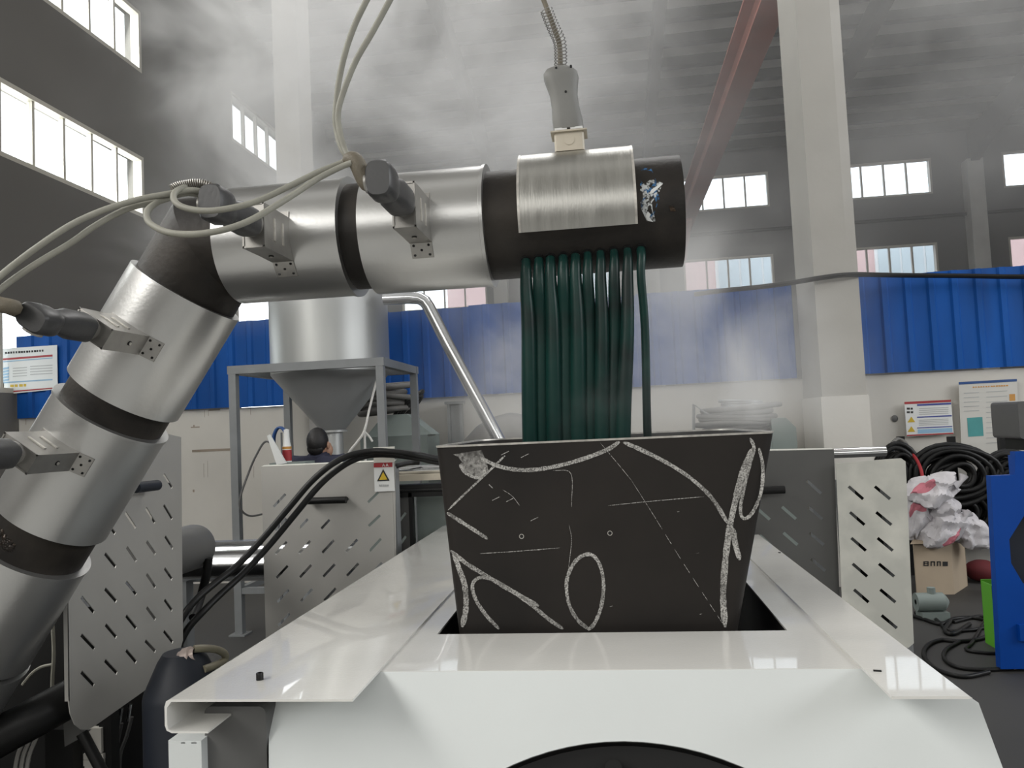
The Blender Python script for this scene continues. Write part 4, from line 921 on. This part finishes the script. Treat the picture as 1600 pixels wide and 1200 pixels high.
rp = MB().tube(pxpath([(588, 596, 6.7), (577, 640, 6.5), (569, 674, 6.4), (557, 692, 6.35), (545, 708, 6.3), (544, 728, 6.28)]), .011, 6).tube(pxpath([(569, 674, 6.4), (570, 690, 6.4), (571, 720, 6.4)]), .012, 6).tube(pxpath([(569, 674, 6.4), (577, 682, 6.42), (582, 690, 6.42)]), .01, 6).build('white_rope', ROPE, None)
tag(rp, 'knotted white rope hanging down in front of the silo cone outlet', 'rope')
ch = thing('steel_channel', 'short upright galvanised channel against the white wall behind the hopper', 'channel', at(712, 700, Y=8.2))
a, b = at(698, 632, Y=8.2), at(724, 694, Y=8.2)
MB().bb((a.x, 8.26, 0), (b.x, 8.28, a.z)).bb((a.x, 8.2, 0), (a.x + .03, 8.26, a.z)).bb((b.x - .03, 8.2, 0), (b.x, 8.26, a.z)).build('channel_web', GALV, ch, 0)
MB().bb((a.x - .02, 8.18, a.z), (b.x + .02, 8.3, a.z + .03)).build('channel_cap', GALV, ch, 0)
# heap of coils on a cabinet behind the strands, and one on the floor side
cb2 = thing('steel_cabinet', 'grey green steel cabinet right of the strands, against the wall', 'cabinet', (at(1160, 700, Y=7.2).x, 7.3, 0))
a, b = at(1085, 690, Y=7.0), at(1244, 668, Y=7.0); zc1 = at(1160, 681, Y=7.0).z
MB().bb((a.x, 7.0, 0), (at(1205, 660, Y=7.0).x, 7.5, zc1)).build('cabinet_body', GREENG, cb2, 0)
MB().prism([(at(1205, 660, Y=7.0).x, 7.0, 0), (b.x, 7.0, 0), (b.x, 7.0, b.z), (at(1228, 655, Y=7.0).x, 7.0, b.z + .09), (at(1205, 655, Y=7.0).x, 7.0, b.z + .09)], (0, .5, 0)).build('cabinet_hood', GREENG, cb2, 0)
cc = at(1155, 660, Y=7.2)
coil('belt_coil', (cc.x, 7.25, zc1), .33, .022, 7, 'wide heap of grey belts and hoses on the cabinet right of the strands', COILG)
coil('belt_coil', (cc.x + .05, 7.22, zc1 + .22), .2, .014, 4, 'small pale coil on top of the heap right of the strands', GALV)
MB()
lf = thing('bent_rod', 'pale bent rod frame sticking up left of the belt heap', 'rod', at(1085, 690, Y=7.1))
MB().tube([at(1084, 692, Y=7.1), at(1084, 632, Y=7.1), at(1102, 645, Y=7.1), at(1150, 672, Y=7.1)], .014, 6).build('rod', GALV, lf)
dm = MB().lathe([(0, .5), (.06, .47), (.18, .36), (.27, .2), (.3, .02)], at(790, 690, Y=7.4), (0, 0, 1), 28); 
d0 = at(800, 690, Y=7.4)
dmo = thing('covered_pile', 'low pale heap under a grey sheet, behind the hopper rim', 'heap', (d0.x, 7.4, 0))
MB().lathe([(0, .56), (d0.z - .05, .53), (d0.z + .05, .45), (d0.z + .16, .34), (d0.z + .24, .2), (d0.z + .28, .02)], (d0.x, 7.4, 0), (0, 0, 1), 28).build('grey_sheet', COILG, dmo, 60)

# ================================================================== POSTERS
def poster(name, label, pp, m, Y=YP - .05):
    P = [at(a, b, Y=Y) for a, b in pp]
    return tag(MB().prism(P, (0, .006, 0)).build(name, m, None, 0), label, 'poster')
def glyphs(root, x, y, n, w, h_, m, Y, dy=0):
    for k in range(n):
        s = random.choice((.55, .8, .65)); a = x + k * w
        decal(root, [(a, y + dy * k), (a + w * s, y + dy * k), (a + w * s, y + dy * k - h_), (a, y + dy * k - h_)], m, Y, 'lettering')
YQ = YP - .052
p1_ = poster('wall_poster', 'pale blue and white notice on the blue hoarding at the left edge', [(1, 545), (89, 539), (90, 608), (1, 617)], PAPER)
decal(p1_, [(4, 560), (82, 554), (82, 557), (4, 563)], RED, YQ, 'red_line'); decal(p1_, [(4, 564.5), (82, 558.5), (82, 560), (4, 566)], LBLUE, YQ, 'blue_line')
glyphs(p1_, 8, 553, 15, 4.1, 3.2, INK, YQ, -.25)
for k in range(5): decal(p1_, [(4, 575 + k * 4.6), (14, 573 + k * 4.6), (14, 576 + k * 4.6), (4, 578 + k * 4.6)], LBLUE, YQ, 'blue_block')
for k in range(4): decal(p1_, [(20, 575 + k * 4.2), (42, 573.5 + k * 4.2), (42, 574.7 + k * 4.2), (20, 576.2 + k * 4.2)], GREYP, YQ, 'text_line'); decal(p1_, [(47, 572 + k * 4.2), (82, 570 + k * 4.2), (82, 571.2 + k * 4.2), (47, 573.2 + k * 4.2)], GREYP, YQ, 'text_line')
decal(p1_, [(5, 597), (82, 592), (82, 594), (5, 599)], LBLUE, YQ, 'blue_line')
decal(p1_, [(4, 612), (82, 605.5), (82, 607.5), (4, 614)], RED, YQ, 'red_line'); glyphs(p1_, 16, 605, 4, 7, 4, YEL, YQ, -.4); decal(p1_, [(3, 598), (6, 598), (6, 610), (3, 611)], INK, YQ, 'picture')
p2_ = poster('wall_poster', 'red, white and blue safety notice on the white wall right of the column', [(1413, 628), (1486, 624.5), (1490, 678), (1417, 682)], PAPER)
decal(p2_, [(1413, 628), (1486, 624.5), (1486, 628), (1413.3, 631.8)], RED, YQ, 'red_band'); decal(p2_, [(1417, 679.5), (1489.5, 676), (1489.8, 678), (1417, 681.5)], RED, YQ, 'red_band')
decal(p2_, [(1433, 631.5), (1486, 629), (1486.3, 632), (1433, 634.5)], DBLUE, YQ, 'blue_band'); decal(p2_, [(1433, 651), (1487, 648.5), (1487, 650.5), (1433, 653)], DBLUE, YQ, 'blue_band'); decal(p2_, [(1433, 668), (1488, 665.5), (1488, 667), (1433, 669.5)], DBLUE, YQ, 'blue_band')
decal(p2_, [(1434, 671), (1488, 668.5), (1488.5, 675), (1434, 677.5)], LBLUE, YQ, 'blue_block')
for k in range(4): decal(p2_, [(1436, 638 + k * 3), (1482, 636 + k * 3), (1482, 637 + k * 3), (1436, 639 + k * 3)], GREYP, YQ, 'text_line'); decal(p2_, [(1436, 656 + k * 2.6), (1482, 654 + k * 2.6), (1482, 655 + k * 2.6), (1436, 657 + k * 2.6)], GREYP, YQ, 'text_line')
for yy in (660, 675): decal(p2_, [(1418, yy), (1424, yy - 9), (1430, yy - .5)], YEL, YQ, 'hazard_triangle')
glyphs(p2_, 1417, 640, 2, 6, 3, INK, YQ); glyphs(p2_, 1417, 645.5, 2, 6, 3, INK, YQ)
p3_ = poster('wall_poster', 'large beige wall chart with blue top edge and teal square on the white wall', [(1498, 597), (1589, 592), (1594, 712), (1503, 718)], PBEIGE)
decal(p3_, [(1498, 597), (1589, 592), (1589, 596), (1498, 601)], BLUEP, YQ, 'blue_band'); decal(p3_, [(1511, 653), (1535, 651.5), (1537, 681), (1513, 682.5)], TEAL, YQ, 'teal_block'); decal(p3_, [(1577, 616), (1586, 615.5), (1586.5, 626), (1577.5, 626.5)], ORANGE, YQ, 'orange_block')
glyphs(p3_, 1520, 606, 14, 4, 2, ORANGE, YQ, -.2)
for k in range(7): decal(p3_, [(1506, 614 + k * 7), (1530, 612.7 + k * 7), (1530, 613.8 + k * 7), (1506, 615 + k * 7)], GREYP, YQ, 'text_line') if k not in (5, 6) else None
for k in range(11): decal(p3_, [(1541, 612 + k * 8), (1574, 610 + k * 8), (1574, 611 + k * 8), (1541, 613 + k * 8)], GREYP, YQ, 'text_line')
ws = at(1398, 654, Y=YP + .02)
MB()
tag(MB().sphere(ws, .033, 12, 6, 0, (1, .25, 1.1)).build('wall_plug', GREYM, None), 'round grey stopper on the white wall left of the safety notice', 'stopper')

# ================================================================== CABLE RACK, SACKS, BOX
rk = thing('cable_rack', 'dark steel rack with upright posts against the white wall, hung with black cables', 'rack', (4.0, 8.1, 0))
YK2 = 8.05
for q in (1408, 1487, 1566):
    p = at(q, 690, Y=YK2); MB().bb((p.x - .03, YK2 - .02, 0), (p.x + .03, YK2 + .04, at(q, 682, Y=YK2).z)).build('post', BLACK, rk, 0)
pa, pb2 = at(1395, 770, Y=YK2), at(1640, 770, Y=YK2)
MB().bb((pa.x, YK2 - .04, pa.z), (pb2.x, YK2 + .02, pa.z + .05)).build('rail', BLACK, rk, 0); MB().bb((pa.x, YK2 - .04, .25), (pb2.x, YK2 + .02, .3)).build('rail', BLACK, rk, 0)
MB().bb((pa.x - .1, YK2 + .06, .3), (pb2.x, YK2 + .1, pa.z + .08)).build('back_sheet', BLACK, rk, 0)
def hangcoil(px, py, w_, h__, label, turns, Y, r=.02, group='black cable coils on the rack'):
    c = at(px, py, Y=Y); o = thing('cable_coil', label, 'coil', c, group)
    for k in range(turns):
        s = .3 + .7 * (k + .5) / turns + random.uniform(-.05, .05); ph = random.uniform(-.1, .1)
        pts = [c + Vector((w_ * s * math.cos(t) + ph * .2, .03 * (k % 5) - .06, h__ * s * math.sin(t) + .02 * math.sin(2 * t + k))) for t in [2 * math.pi * i / 26 for i in range(27)]]
        MB().tube(pts, r, 7, False).build('cable_turn', BLACK, o, 60)
hangcoil(1404, 738, .20, .26, 'black cable coil on the left post of the rack, partly behind the pale guard', 12, 7.85, .024)
hangcoil(1490, 742, .43, .30, 'widest black cable coil, in the middle of the rack below the safety notice', 17, 7.83, .025)
hangcoil(1500, 800, .38, .26, 'lower black cable coil hanging in the middle of the rack', 14, 7.88, .025)
hangcoil(1574, 750, .25, .28, 'black cable coil at the right end of the rack behind the blue machine', 14, 7.84, .025)
hangcoil(1570, 810, .24, .24, 'lower black cable coil at the right end of the rack', 10, 7.9, .024)
tag(MB().tube(pxpath([(1390, 718, 7.9), (1390, 700, 7.95), (1400, 687, 8.02), (1408, 687, 8.04), (1416, 694, 8.0), (1421, 706, 7.95)]), .018, 8).build('grey_hose', COILG, None), 'grey hose loop on top of the left rack post', 'hose')
tag(MB().tube(pxpath([(1396, 705, 8.0), (1408, 703, 8.02), (1420, 706, 7.9), (1432, 718, 7.7), (1440, 738, 7.5), (1443, 765, 7.32)]), .015, 8).build('red_hose', RED, None), 'thin red hose arching over the black cables above the sacks', 'hose')
bx = thing('carton_box', 'open brown cardboard box with dark printed marks, under the white sacks', 'box', (at(1475, 900, Y=6.3).x, 6.5, 0))
Yb = 7.2
zb = at(1470, 842, Y=Yb).z
xa, xb = at(1428, 870, Y=Yb).x, at(1487, 870, Y=Yb).x
R = Matrix.Rotation(rad(0), 3, 'Z')
u = Vector((xb - xa, -.0, 0)); v = Vector((.50, .66, 0)); o_ = Vector((xa, Yb, 0)); quad = [o_, o_ + u, o_ + u + v * .5, o_ + v * .5]
bxm = MB()
for i in range(4):
    p, q = quad[i], quad[(i + 1) % 4]; nn = Vector((0, 0, 1)).cross((q - p).normalized()) * .006
    bxm.loft([[p, q, q + nn, p + nn], [w + Vector((0, 0, zb)) for w in (p, q, q + nn, p + nn)]], True)
bxm.add([w + Vector((0, 0, .004)) for w in quad], [(0, 1, 2, 3)]); bxm.build('carton', CARD, bx, 0)
MB().add([quad[0] + Vector((0, 0, zb)), quad[1] + Vector((0, 0, zb)), quad[1] + Vector((.0, -.05, zb - .03)), quad[0] + Vector((-.04, -.05, zb - .03))], [(0, 1, 2, 3)]).build('flap', CARD, bx, 0)
Yt = Yb - .004
for a_, b_, kind in ((1443, 1451, 0), (1454, 1461, 1), (1464, 1470, 2), (1473, 1481, 3)):
    y0, y1 = 877, 884.5; w_ = 1.6
    if kind == 0: L_ = [(a_, y0, b_, y0 + 1.6), (a_, y1 - 1.6, b_, y1), (a_, y0, a_ + 1.8, y1), (b_ - 1.8, y0 + 1, b_, y1 - 1), (a_, 880, b_, 881.3)]
    elif kind == 1: L_ = [(a_, y0, b_, y0 + 1.8), (a_, y0, a_ + 1.8, y1), (b_ - 1.8, y0, b_, y1)]
    elif kind == 2: L_ = [(a_, y0, a_ + 1.8, y1), (b_ - 1.8, y0, b_, y1), (a_, y0, b_, y0 + 1.6)]
    else: L_ = [(a_, y0 + .5, b_, y1)]
    for q in L_: decal(bx, [(q[0], q[3]), (q[2], q[3]), (q[2], q[1]), (q[0], q[1])], INK, Yt, 'printed_mark')
def sack(label, c, sx, sy, sz, rz, seed, pink=False):
    rnd = random.Random(seed); mb = MB(); rings = []; n, m = 40, 22
    ph = [rnd.uniform(0, 6) for _ in range(10)]
    rdg = lambda v: 1 - 2 * abs(math.sin(v))
    for i in range(m + 1):
        a = math.pi * i / m - math.pi / 2; q = max(.02, math.cos(a)) ** .6; rg = []
        for k in range(n):
            t = 2 * math.pi * k / n
            w = 1 + .14 * math.sin(2 * t + ph[0] + 2 * a) + .09 * rdg(1.5 * t + ph[1] - 2 * a) + .07 * rdg(2.5 * t + 3 * a + ph[2]) + .05 * rdg(4.5 * t + ph[3] - 4 * a) + .03 * rdg(7 * t + ph[5] + 6 * a)
            rg.append(Vector((math.cos(t) * q * sx * w, math.sin(t) * q * sy * w, (math.sin(a) * (1 + .12 * rdg(2 * t + ph[6])) + .2 * math.sin(2 * t + ph[4]) * q + .1 * rdg(3 * t + ph[7]) * q) * sz)))
        rings.append(rg)
    R = Matrix.Rotation(rz, 3, 'Y')
    rings = [[c + R @ p for p in rg] for rg in rings]
    o = thing('plastic_sack', label, 'sack', c, 'white sacks by the carton box')
    mb.loft(rings, True)
    if pink:
        for k, f in enumerate(mb.f):
            if len(f) == 4 and pink[0] <= (f[0] // n) <= pink[1] and pink[2] <= (f[0] % n) <= pink[3]: mb.m[k] = 1
    mb.build('sack_body', [SACK, SACKP], o, 28)
    MB().tube([c + R @ Vector((sx * .75, -sy * .3, 0)), c + R @ Vector((sx * 1.05, -sy * .35, sz * .15)), c + R @ Vector((sx * 1.25, -sy * .3, sz * .5))], [sz * .34, sz * .12, sz * .3], 9).build('sack_neck', SACK, o, 60)
sack('crumpled white and pink sack on top of the sack pile by the pale guard', at(1458, 766, Y=7.15), .21, .17, .125, rad(-14), 1, (14, 18, 22, 29))
sack('crumpled white sack in the middle of the pile above the box', at(1474, 797, Y=7.18), .15, .15, .12, rad(25), 2)
sack('white sack with pink foot resting on the carton box', at(1472, 826, Y=7.16), .19, .16, .125, rad(-25), 3, (3, 6, 26, 35))
sack('white sack slumped over the right end of the carton box', at(1515, 830, Y=7.25), .2, .14, .125, rad(40), 4)
sack('small white and pink sack at the left of the pile beside the guard', at(1431, 806, Y=7.2), .10, .10, .19, rad(5), 5, (12, 16, 24, 32))
rg = tag(MB().sphere((at(1533, 878, Y=7.7).x, 7.7, .10), 1, 14, 8, 0, (.15, .14, .10)).build('red_bag', DRED, None, 60), 'dark red bag on the floor right of the carton box', 'bag')
rg2 = thing('pump_unit', 'small dark green pump on the floor left of the carton box', 'pump', (at(1438, 905, Y=6.6).x, 6.4, 0))
px_ = rg2.location.x
MB().lathe([(0, .02), (0, .07), (.2, .07), (.22, .05), (.24, .02)], (px_ - .12, 6.4, .13), (1, 0, 0), 18).build('pump_body', GREENG, rg2, 35)
MB().bb((px_ - .1, 6.33, 0), (px_ + .1, 6.47, .06)).cyl((px_, 6.4, .13), (px_, 6.4, .24), .03, n=12).build('pump_foot', GREENG, rg2, 0)

# ================================================================== BLUE MACHINE, GREEN BOX, CABLES ON THE FLOOR
bmz = thing('blue_machine', 'bright blue enamelled machine cut by the right edge of the photo', 'machine', (2.9, 4.9, 0))
YM = 5.12
P = lambda a, b, y=None: at(a, b, Y=YM)
MB().bb((P(1665, 860).x, YM + .06, .02), (P(1730, 860).x, YM + .6, P(1600, 720).z)).build('machine_frame', MBLUE, bmz, 0)
m0 = MB(); pl_ = [P(1548, 744), P(1586, 742), P(1586, 706), P(1680, 703), P(1680, 1020), P(1597, 1022), P(1561, 1008), P(1555, 880)]
pl_[4].z = pl_[5].z = pl_[6].z = .02
notch = [(1577, 843), (1600, 806), (1640, 806), (1640, 914), (1600, 914), (1580, 880)]
plate_mesh(m0, [(p.x, p.z) for p in pl_], [[(P(*q).x, P(*q).z) for q in notch]], (0, YM, 0), (1, 0, 0), (0, 0, 1), (0, .06, 0)); m0.build('machine_body', MBLUE, bmz, 0)
MB().bb((P(1565, 860).x, YM + .05, P(1572, 930).z), (P(1650, 860).x, YM + .055, P(1572, 795).z)).build('recess_back', NAVY, bmz, 0)
MB().bb((P(1586, 940).x, YM - .03, P(1586, 1000).z), (P(1650, 940).x, YM, P(1586, 975).z)).build('foot_plate', MBLUE, bmz, 0)
gh = thing('grey_machine_head', 'dark grey rounded machine head above the blue machine at the right edge', 'machine', P(1600, 706))
a, b = at(1577, 628, Y=YM + .2), at(1640, 683, Y=YM + .2); pts = rrect(a.x, b.x, b.z, a.z, .02, 4)
MB().loft([[Vector((p[0], YM + .1, p[1])) for p in pts], [Vector((p[0], YM + .45, p[1])) for p in pts]], True).build('head_body', GREYM, gh, 35)
MB().bb((a.x + .075, YM + .09, b.z + .02), (a.x + .09, YM + .1, a.z - .01)).build('light_strip', PAPER, gh, 0)
MB().bb((a.x + .05, YM + .15, P(1600, 706).z), (a.x + .12, YM + .4, b.z)).build('neck', BLACK, gh, 0)
yt = tag(MB().prism([at(1574, 706, Y=8.33), at(1582, 706, Y=8.33), at(1580, 698, Y=8.33), at(1576, 698, Y=8.33)], (0, .05, 0)).tube([at(1578, 699, Y=8.34), at(1577, 690, Y=8.34), at(1576, 684, Y=8.37)], .005, 6).build('yellow_tag', YEL, None, 0), 'small yellow tag hanging on the wall above the blue machine', 'tag')
gn = thing('green_box', 'bright green open metal box beside the blue machine', 'box', (at(1548, 968, Y=5.6).x, 5.7, 0))
a, b = at(1549, 917, Y=5.6), at(1600, 968, Y=5.6)
zb0 = 0.0
MB().bb((a.x, 5.6, 0), (b.x, 5.615, a.z)).bb((a.x, 5.6, 0), (a.x + .012, 5.75, a.z + .01)).bb((b.x - .012, 5.6, 0), (b.x, 5.75, a.z)).bb((a.x, 5.74, 0), (b.x, 5.75, a.z + .02)).bb((a.x, 5.6, 0), (b.x, 5.75, .01)).build('box_shell', MGREEN, gn, 0)
MB().bb((a.x + .02, 5.63, .01), (b.x - .02, 5.73, a.z - .02)).build('box_filling', OILH, gn, 0)
def fcab(pp, r, label, m=BLACK, z=0):
    P = smoothpath([at(a, b, Z=r) for a, b in pp], 7)
    return tag(MB().tube(P, r, 7).build('floor_cable', m, None, 60), label, 'cable', 'black cables on the floor')
fcab([(1425, 962), (1445, 968), (1470, 975), (1490, 967), (1520, 965), (1545, 972), (1553, 985), (1535, 997), (1500, 1002), (1470, 1000), (1450, 1008), (1443, 1022), (1455, 1040), (1480, 1052), (1510, 1057), (1545, 1050)], .014, 'longest black cable looping over the floor beside the pale guard')
fcab([(1430, 957), (1460, 966), (1480, 984), (1510, 985), (1540, 980), (1550, 970), (1530, 963), (1490, 972)], .013, 'black cable knotted near the green box')
fcab([(1500, 1002), (1478, 1015), (1476, 1030), (1495, 1042), (1530, 1046), (1570, 1045), (1600, 1040)], .013, 'black cable running out to the right under the blue machine')
fcab([(1540, 968), (1520, 1002), (1510, 1015), (1540, 1020), (1580, 1022), (1600, 1035)], .012, 'short black cable crossing below the green box')
fcab([(1485, 970), (1476, 985), (1490, 990), (1515, 975)], .016, 'thick black cable bundle in front of the green box')
q = at(1578, 1036, Z=.03)
tag(MB().box(q, (.06, .09, .05), Matrix.Rotation(.3, 3, 'Z')).box(q + Vector((-.04, .02, 0)), (.03, .05, .035), Matrix.Rotation(.3, 3, 'Z')).build('cable_connector', FITT, None, 0), 'pale cable connector lying on the floor at lower right', 'connector')
tag(MB().bb((at(1560, 1145, Z=0).x, 2.6, 0), (4.5, 2.75, .06)).build('floor_kerb', BLACK, None, 0), 'low dark kerb on the floor at the lower right', 'kerb')

# cable slung along the hoarding
hcab = tag(MB().tube(pxpath([(1085, 460, 8.1), (1130, 454, 8.0), (1190, 448, 7.75), (1235, 442, 7.55), (1290, 433, 7.52), (1334, 429, 7.55), (1400, 430, 7.9), (1500, 431, 8.1), (1620, 432, 8.1), (1800, 425, 8.2), (1900, 420, 8.36)]), .024, 8).build('slung_cable', BLACK, None), 'black cable slung across the column along the top of the hoarding', 'cable')
hb = tag(MB().prism([at(1326, 430, Y=7.62), at(1336, 430, Y=7.62), at(1331, 445, Y=7.62), at(1329, 470, Y=7.62), at(1324, 470, Y=7.62)], (0, .03, 0)).build('cable_bracket', RAFT, None, 0), 'dark bracket at the column edge holding the slung cable', 'bracket')

# ================================================================== SMOKE
def smoke(name, lo, hi, dens, scale, lowcut, hicut, label, fall=(.25, .25, .25), stretch=(1, 1, 1), off=(0, 0, 0), up=None, base=0.0):
    m = bpy.data.materials.new(name); m.use_nodes = True; nt = m.node_tree; N = nt.nodes; L = nt.links
    N.remove(N['Principled BSDF']); out = N['Material Output']
    v = N.new('ShaderNodeVolumeScatter'); v.inputs['Color'].default_value = (.97, .97, .96, 1); v.inputs['Anisotropy'].default_value = .1
    tc = N.new('ShaderNodeTexCoord'); mp = N.new('ShaderNodeMapping'); mp.inputs['Scale'].default_value = stretch; mp.inputs['Location'].default_value = off
    L.new(tc.outputs['Object'], mp.inputs[0])
    nz = N.new('ShaderNodeTexNoise'); nz.inputs['Scale'].default_value = scale; nz.inputs['Detail'].default_value = 5; nz.inputs['Roughness'].default_value = .62; nz.inputs['Distortion'].default_value = .6
    L.new(mp.outputs[0], nz.inputs['Vector'])
    mr = N.new('ShaderNodeMapRange'); mr.interpolation_type = 'SMOOTHSTEP'; mr.inputs[1].default_value = lowcut; mr.inputs[2].default_value = hicut; mr.inputs[3].default_value = base
    L.new(nz.outputs['Fac'], mr.inputs[0]); cur = mr.outputs[0]
    sx = N.new('ShaderNodeSeparateXYZ'); L.new(tc.outputs['Generated'], sx.inputs[0])
    def mul(a, b):
        q = N.new('ShaderNodeMath'); q.operation = 'MULTIPLY'; L.new(a, q.inputs[0])
        if isinstance(b, float): q.inputs[1].default_value = b
        else: L.new(b, q.inputs[1])
        return q.outputs[0]
    for i, fo in enumerate(fall):
        lo_, hi_ = fo if isinstance(fo, tuple) else (fo, fo)
        for side, w in ((0, lo_), (1, hi_)):
            if w <= 0: continue
            r = N.new('ShaderNodeMapRange'); r.interpolation_type = 'SMOOTHSTEP'
            r.inputs[1].default_value = 0 if side == 0 else 1; r.inputs[2].default_value = w if side == 0 else 1 - w
            L.new(sx.outputs[i], r.inputs[0]); cur = mul(cur, r.outputs[0])
    L.new(mul(cur, float(dens)), v.inputs['Density']); L.new(v.outputs[0], out.inputs['Volume'])
    o = MB().bb(lo, hi).build(name, m, None, 0); tag(o, label, 'smoke', kind='stuff'); return o
smoke('smoke_bank', (-4.3, 4.9, 2.5), (1.5, 7.55, 6.6), 1.1, .72, .42, .62, 'bank of grey smoke drifting under the roof', ((.25, .5), .25, (.25, .35)), (1, 1, 1.2), (0, 0, 3.3), base=.08)
smoke('smoke_wisps', (.2, 4.9, 2.7), (6.0, 7.55, 6.4), .20, .9, .36, .66, 'thin smoke wisps in front of the right column and roof', ((.3, .35), .25, (.3, .3)), (1, 1, 1.4), (5, 2, 1), base=.15)
smoke('steam_plume', (-.62, 1.645, 1.56), (.72, 2.7, 2.28), 2.6, 2.6, .44, .68, 'thin steam rising around the falling strands above the hopper', (.3, .2, (.2, .4)), (1, 1, .8), (3, 1, 2), base=.05)
smoke('haze_layer', (-6.9, 9.0, .3), (16, 21.4, 9.0), .014, .2, .3, .7, 'thin haze hanging in the hall beyond the hoarding', (.1, .1, .1), base=.6)
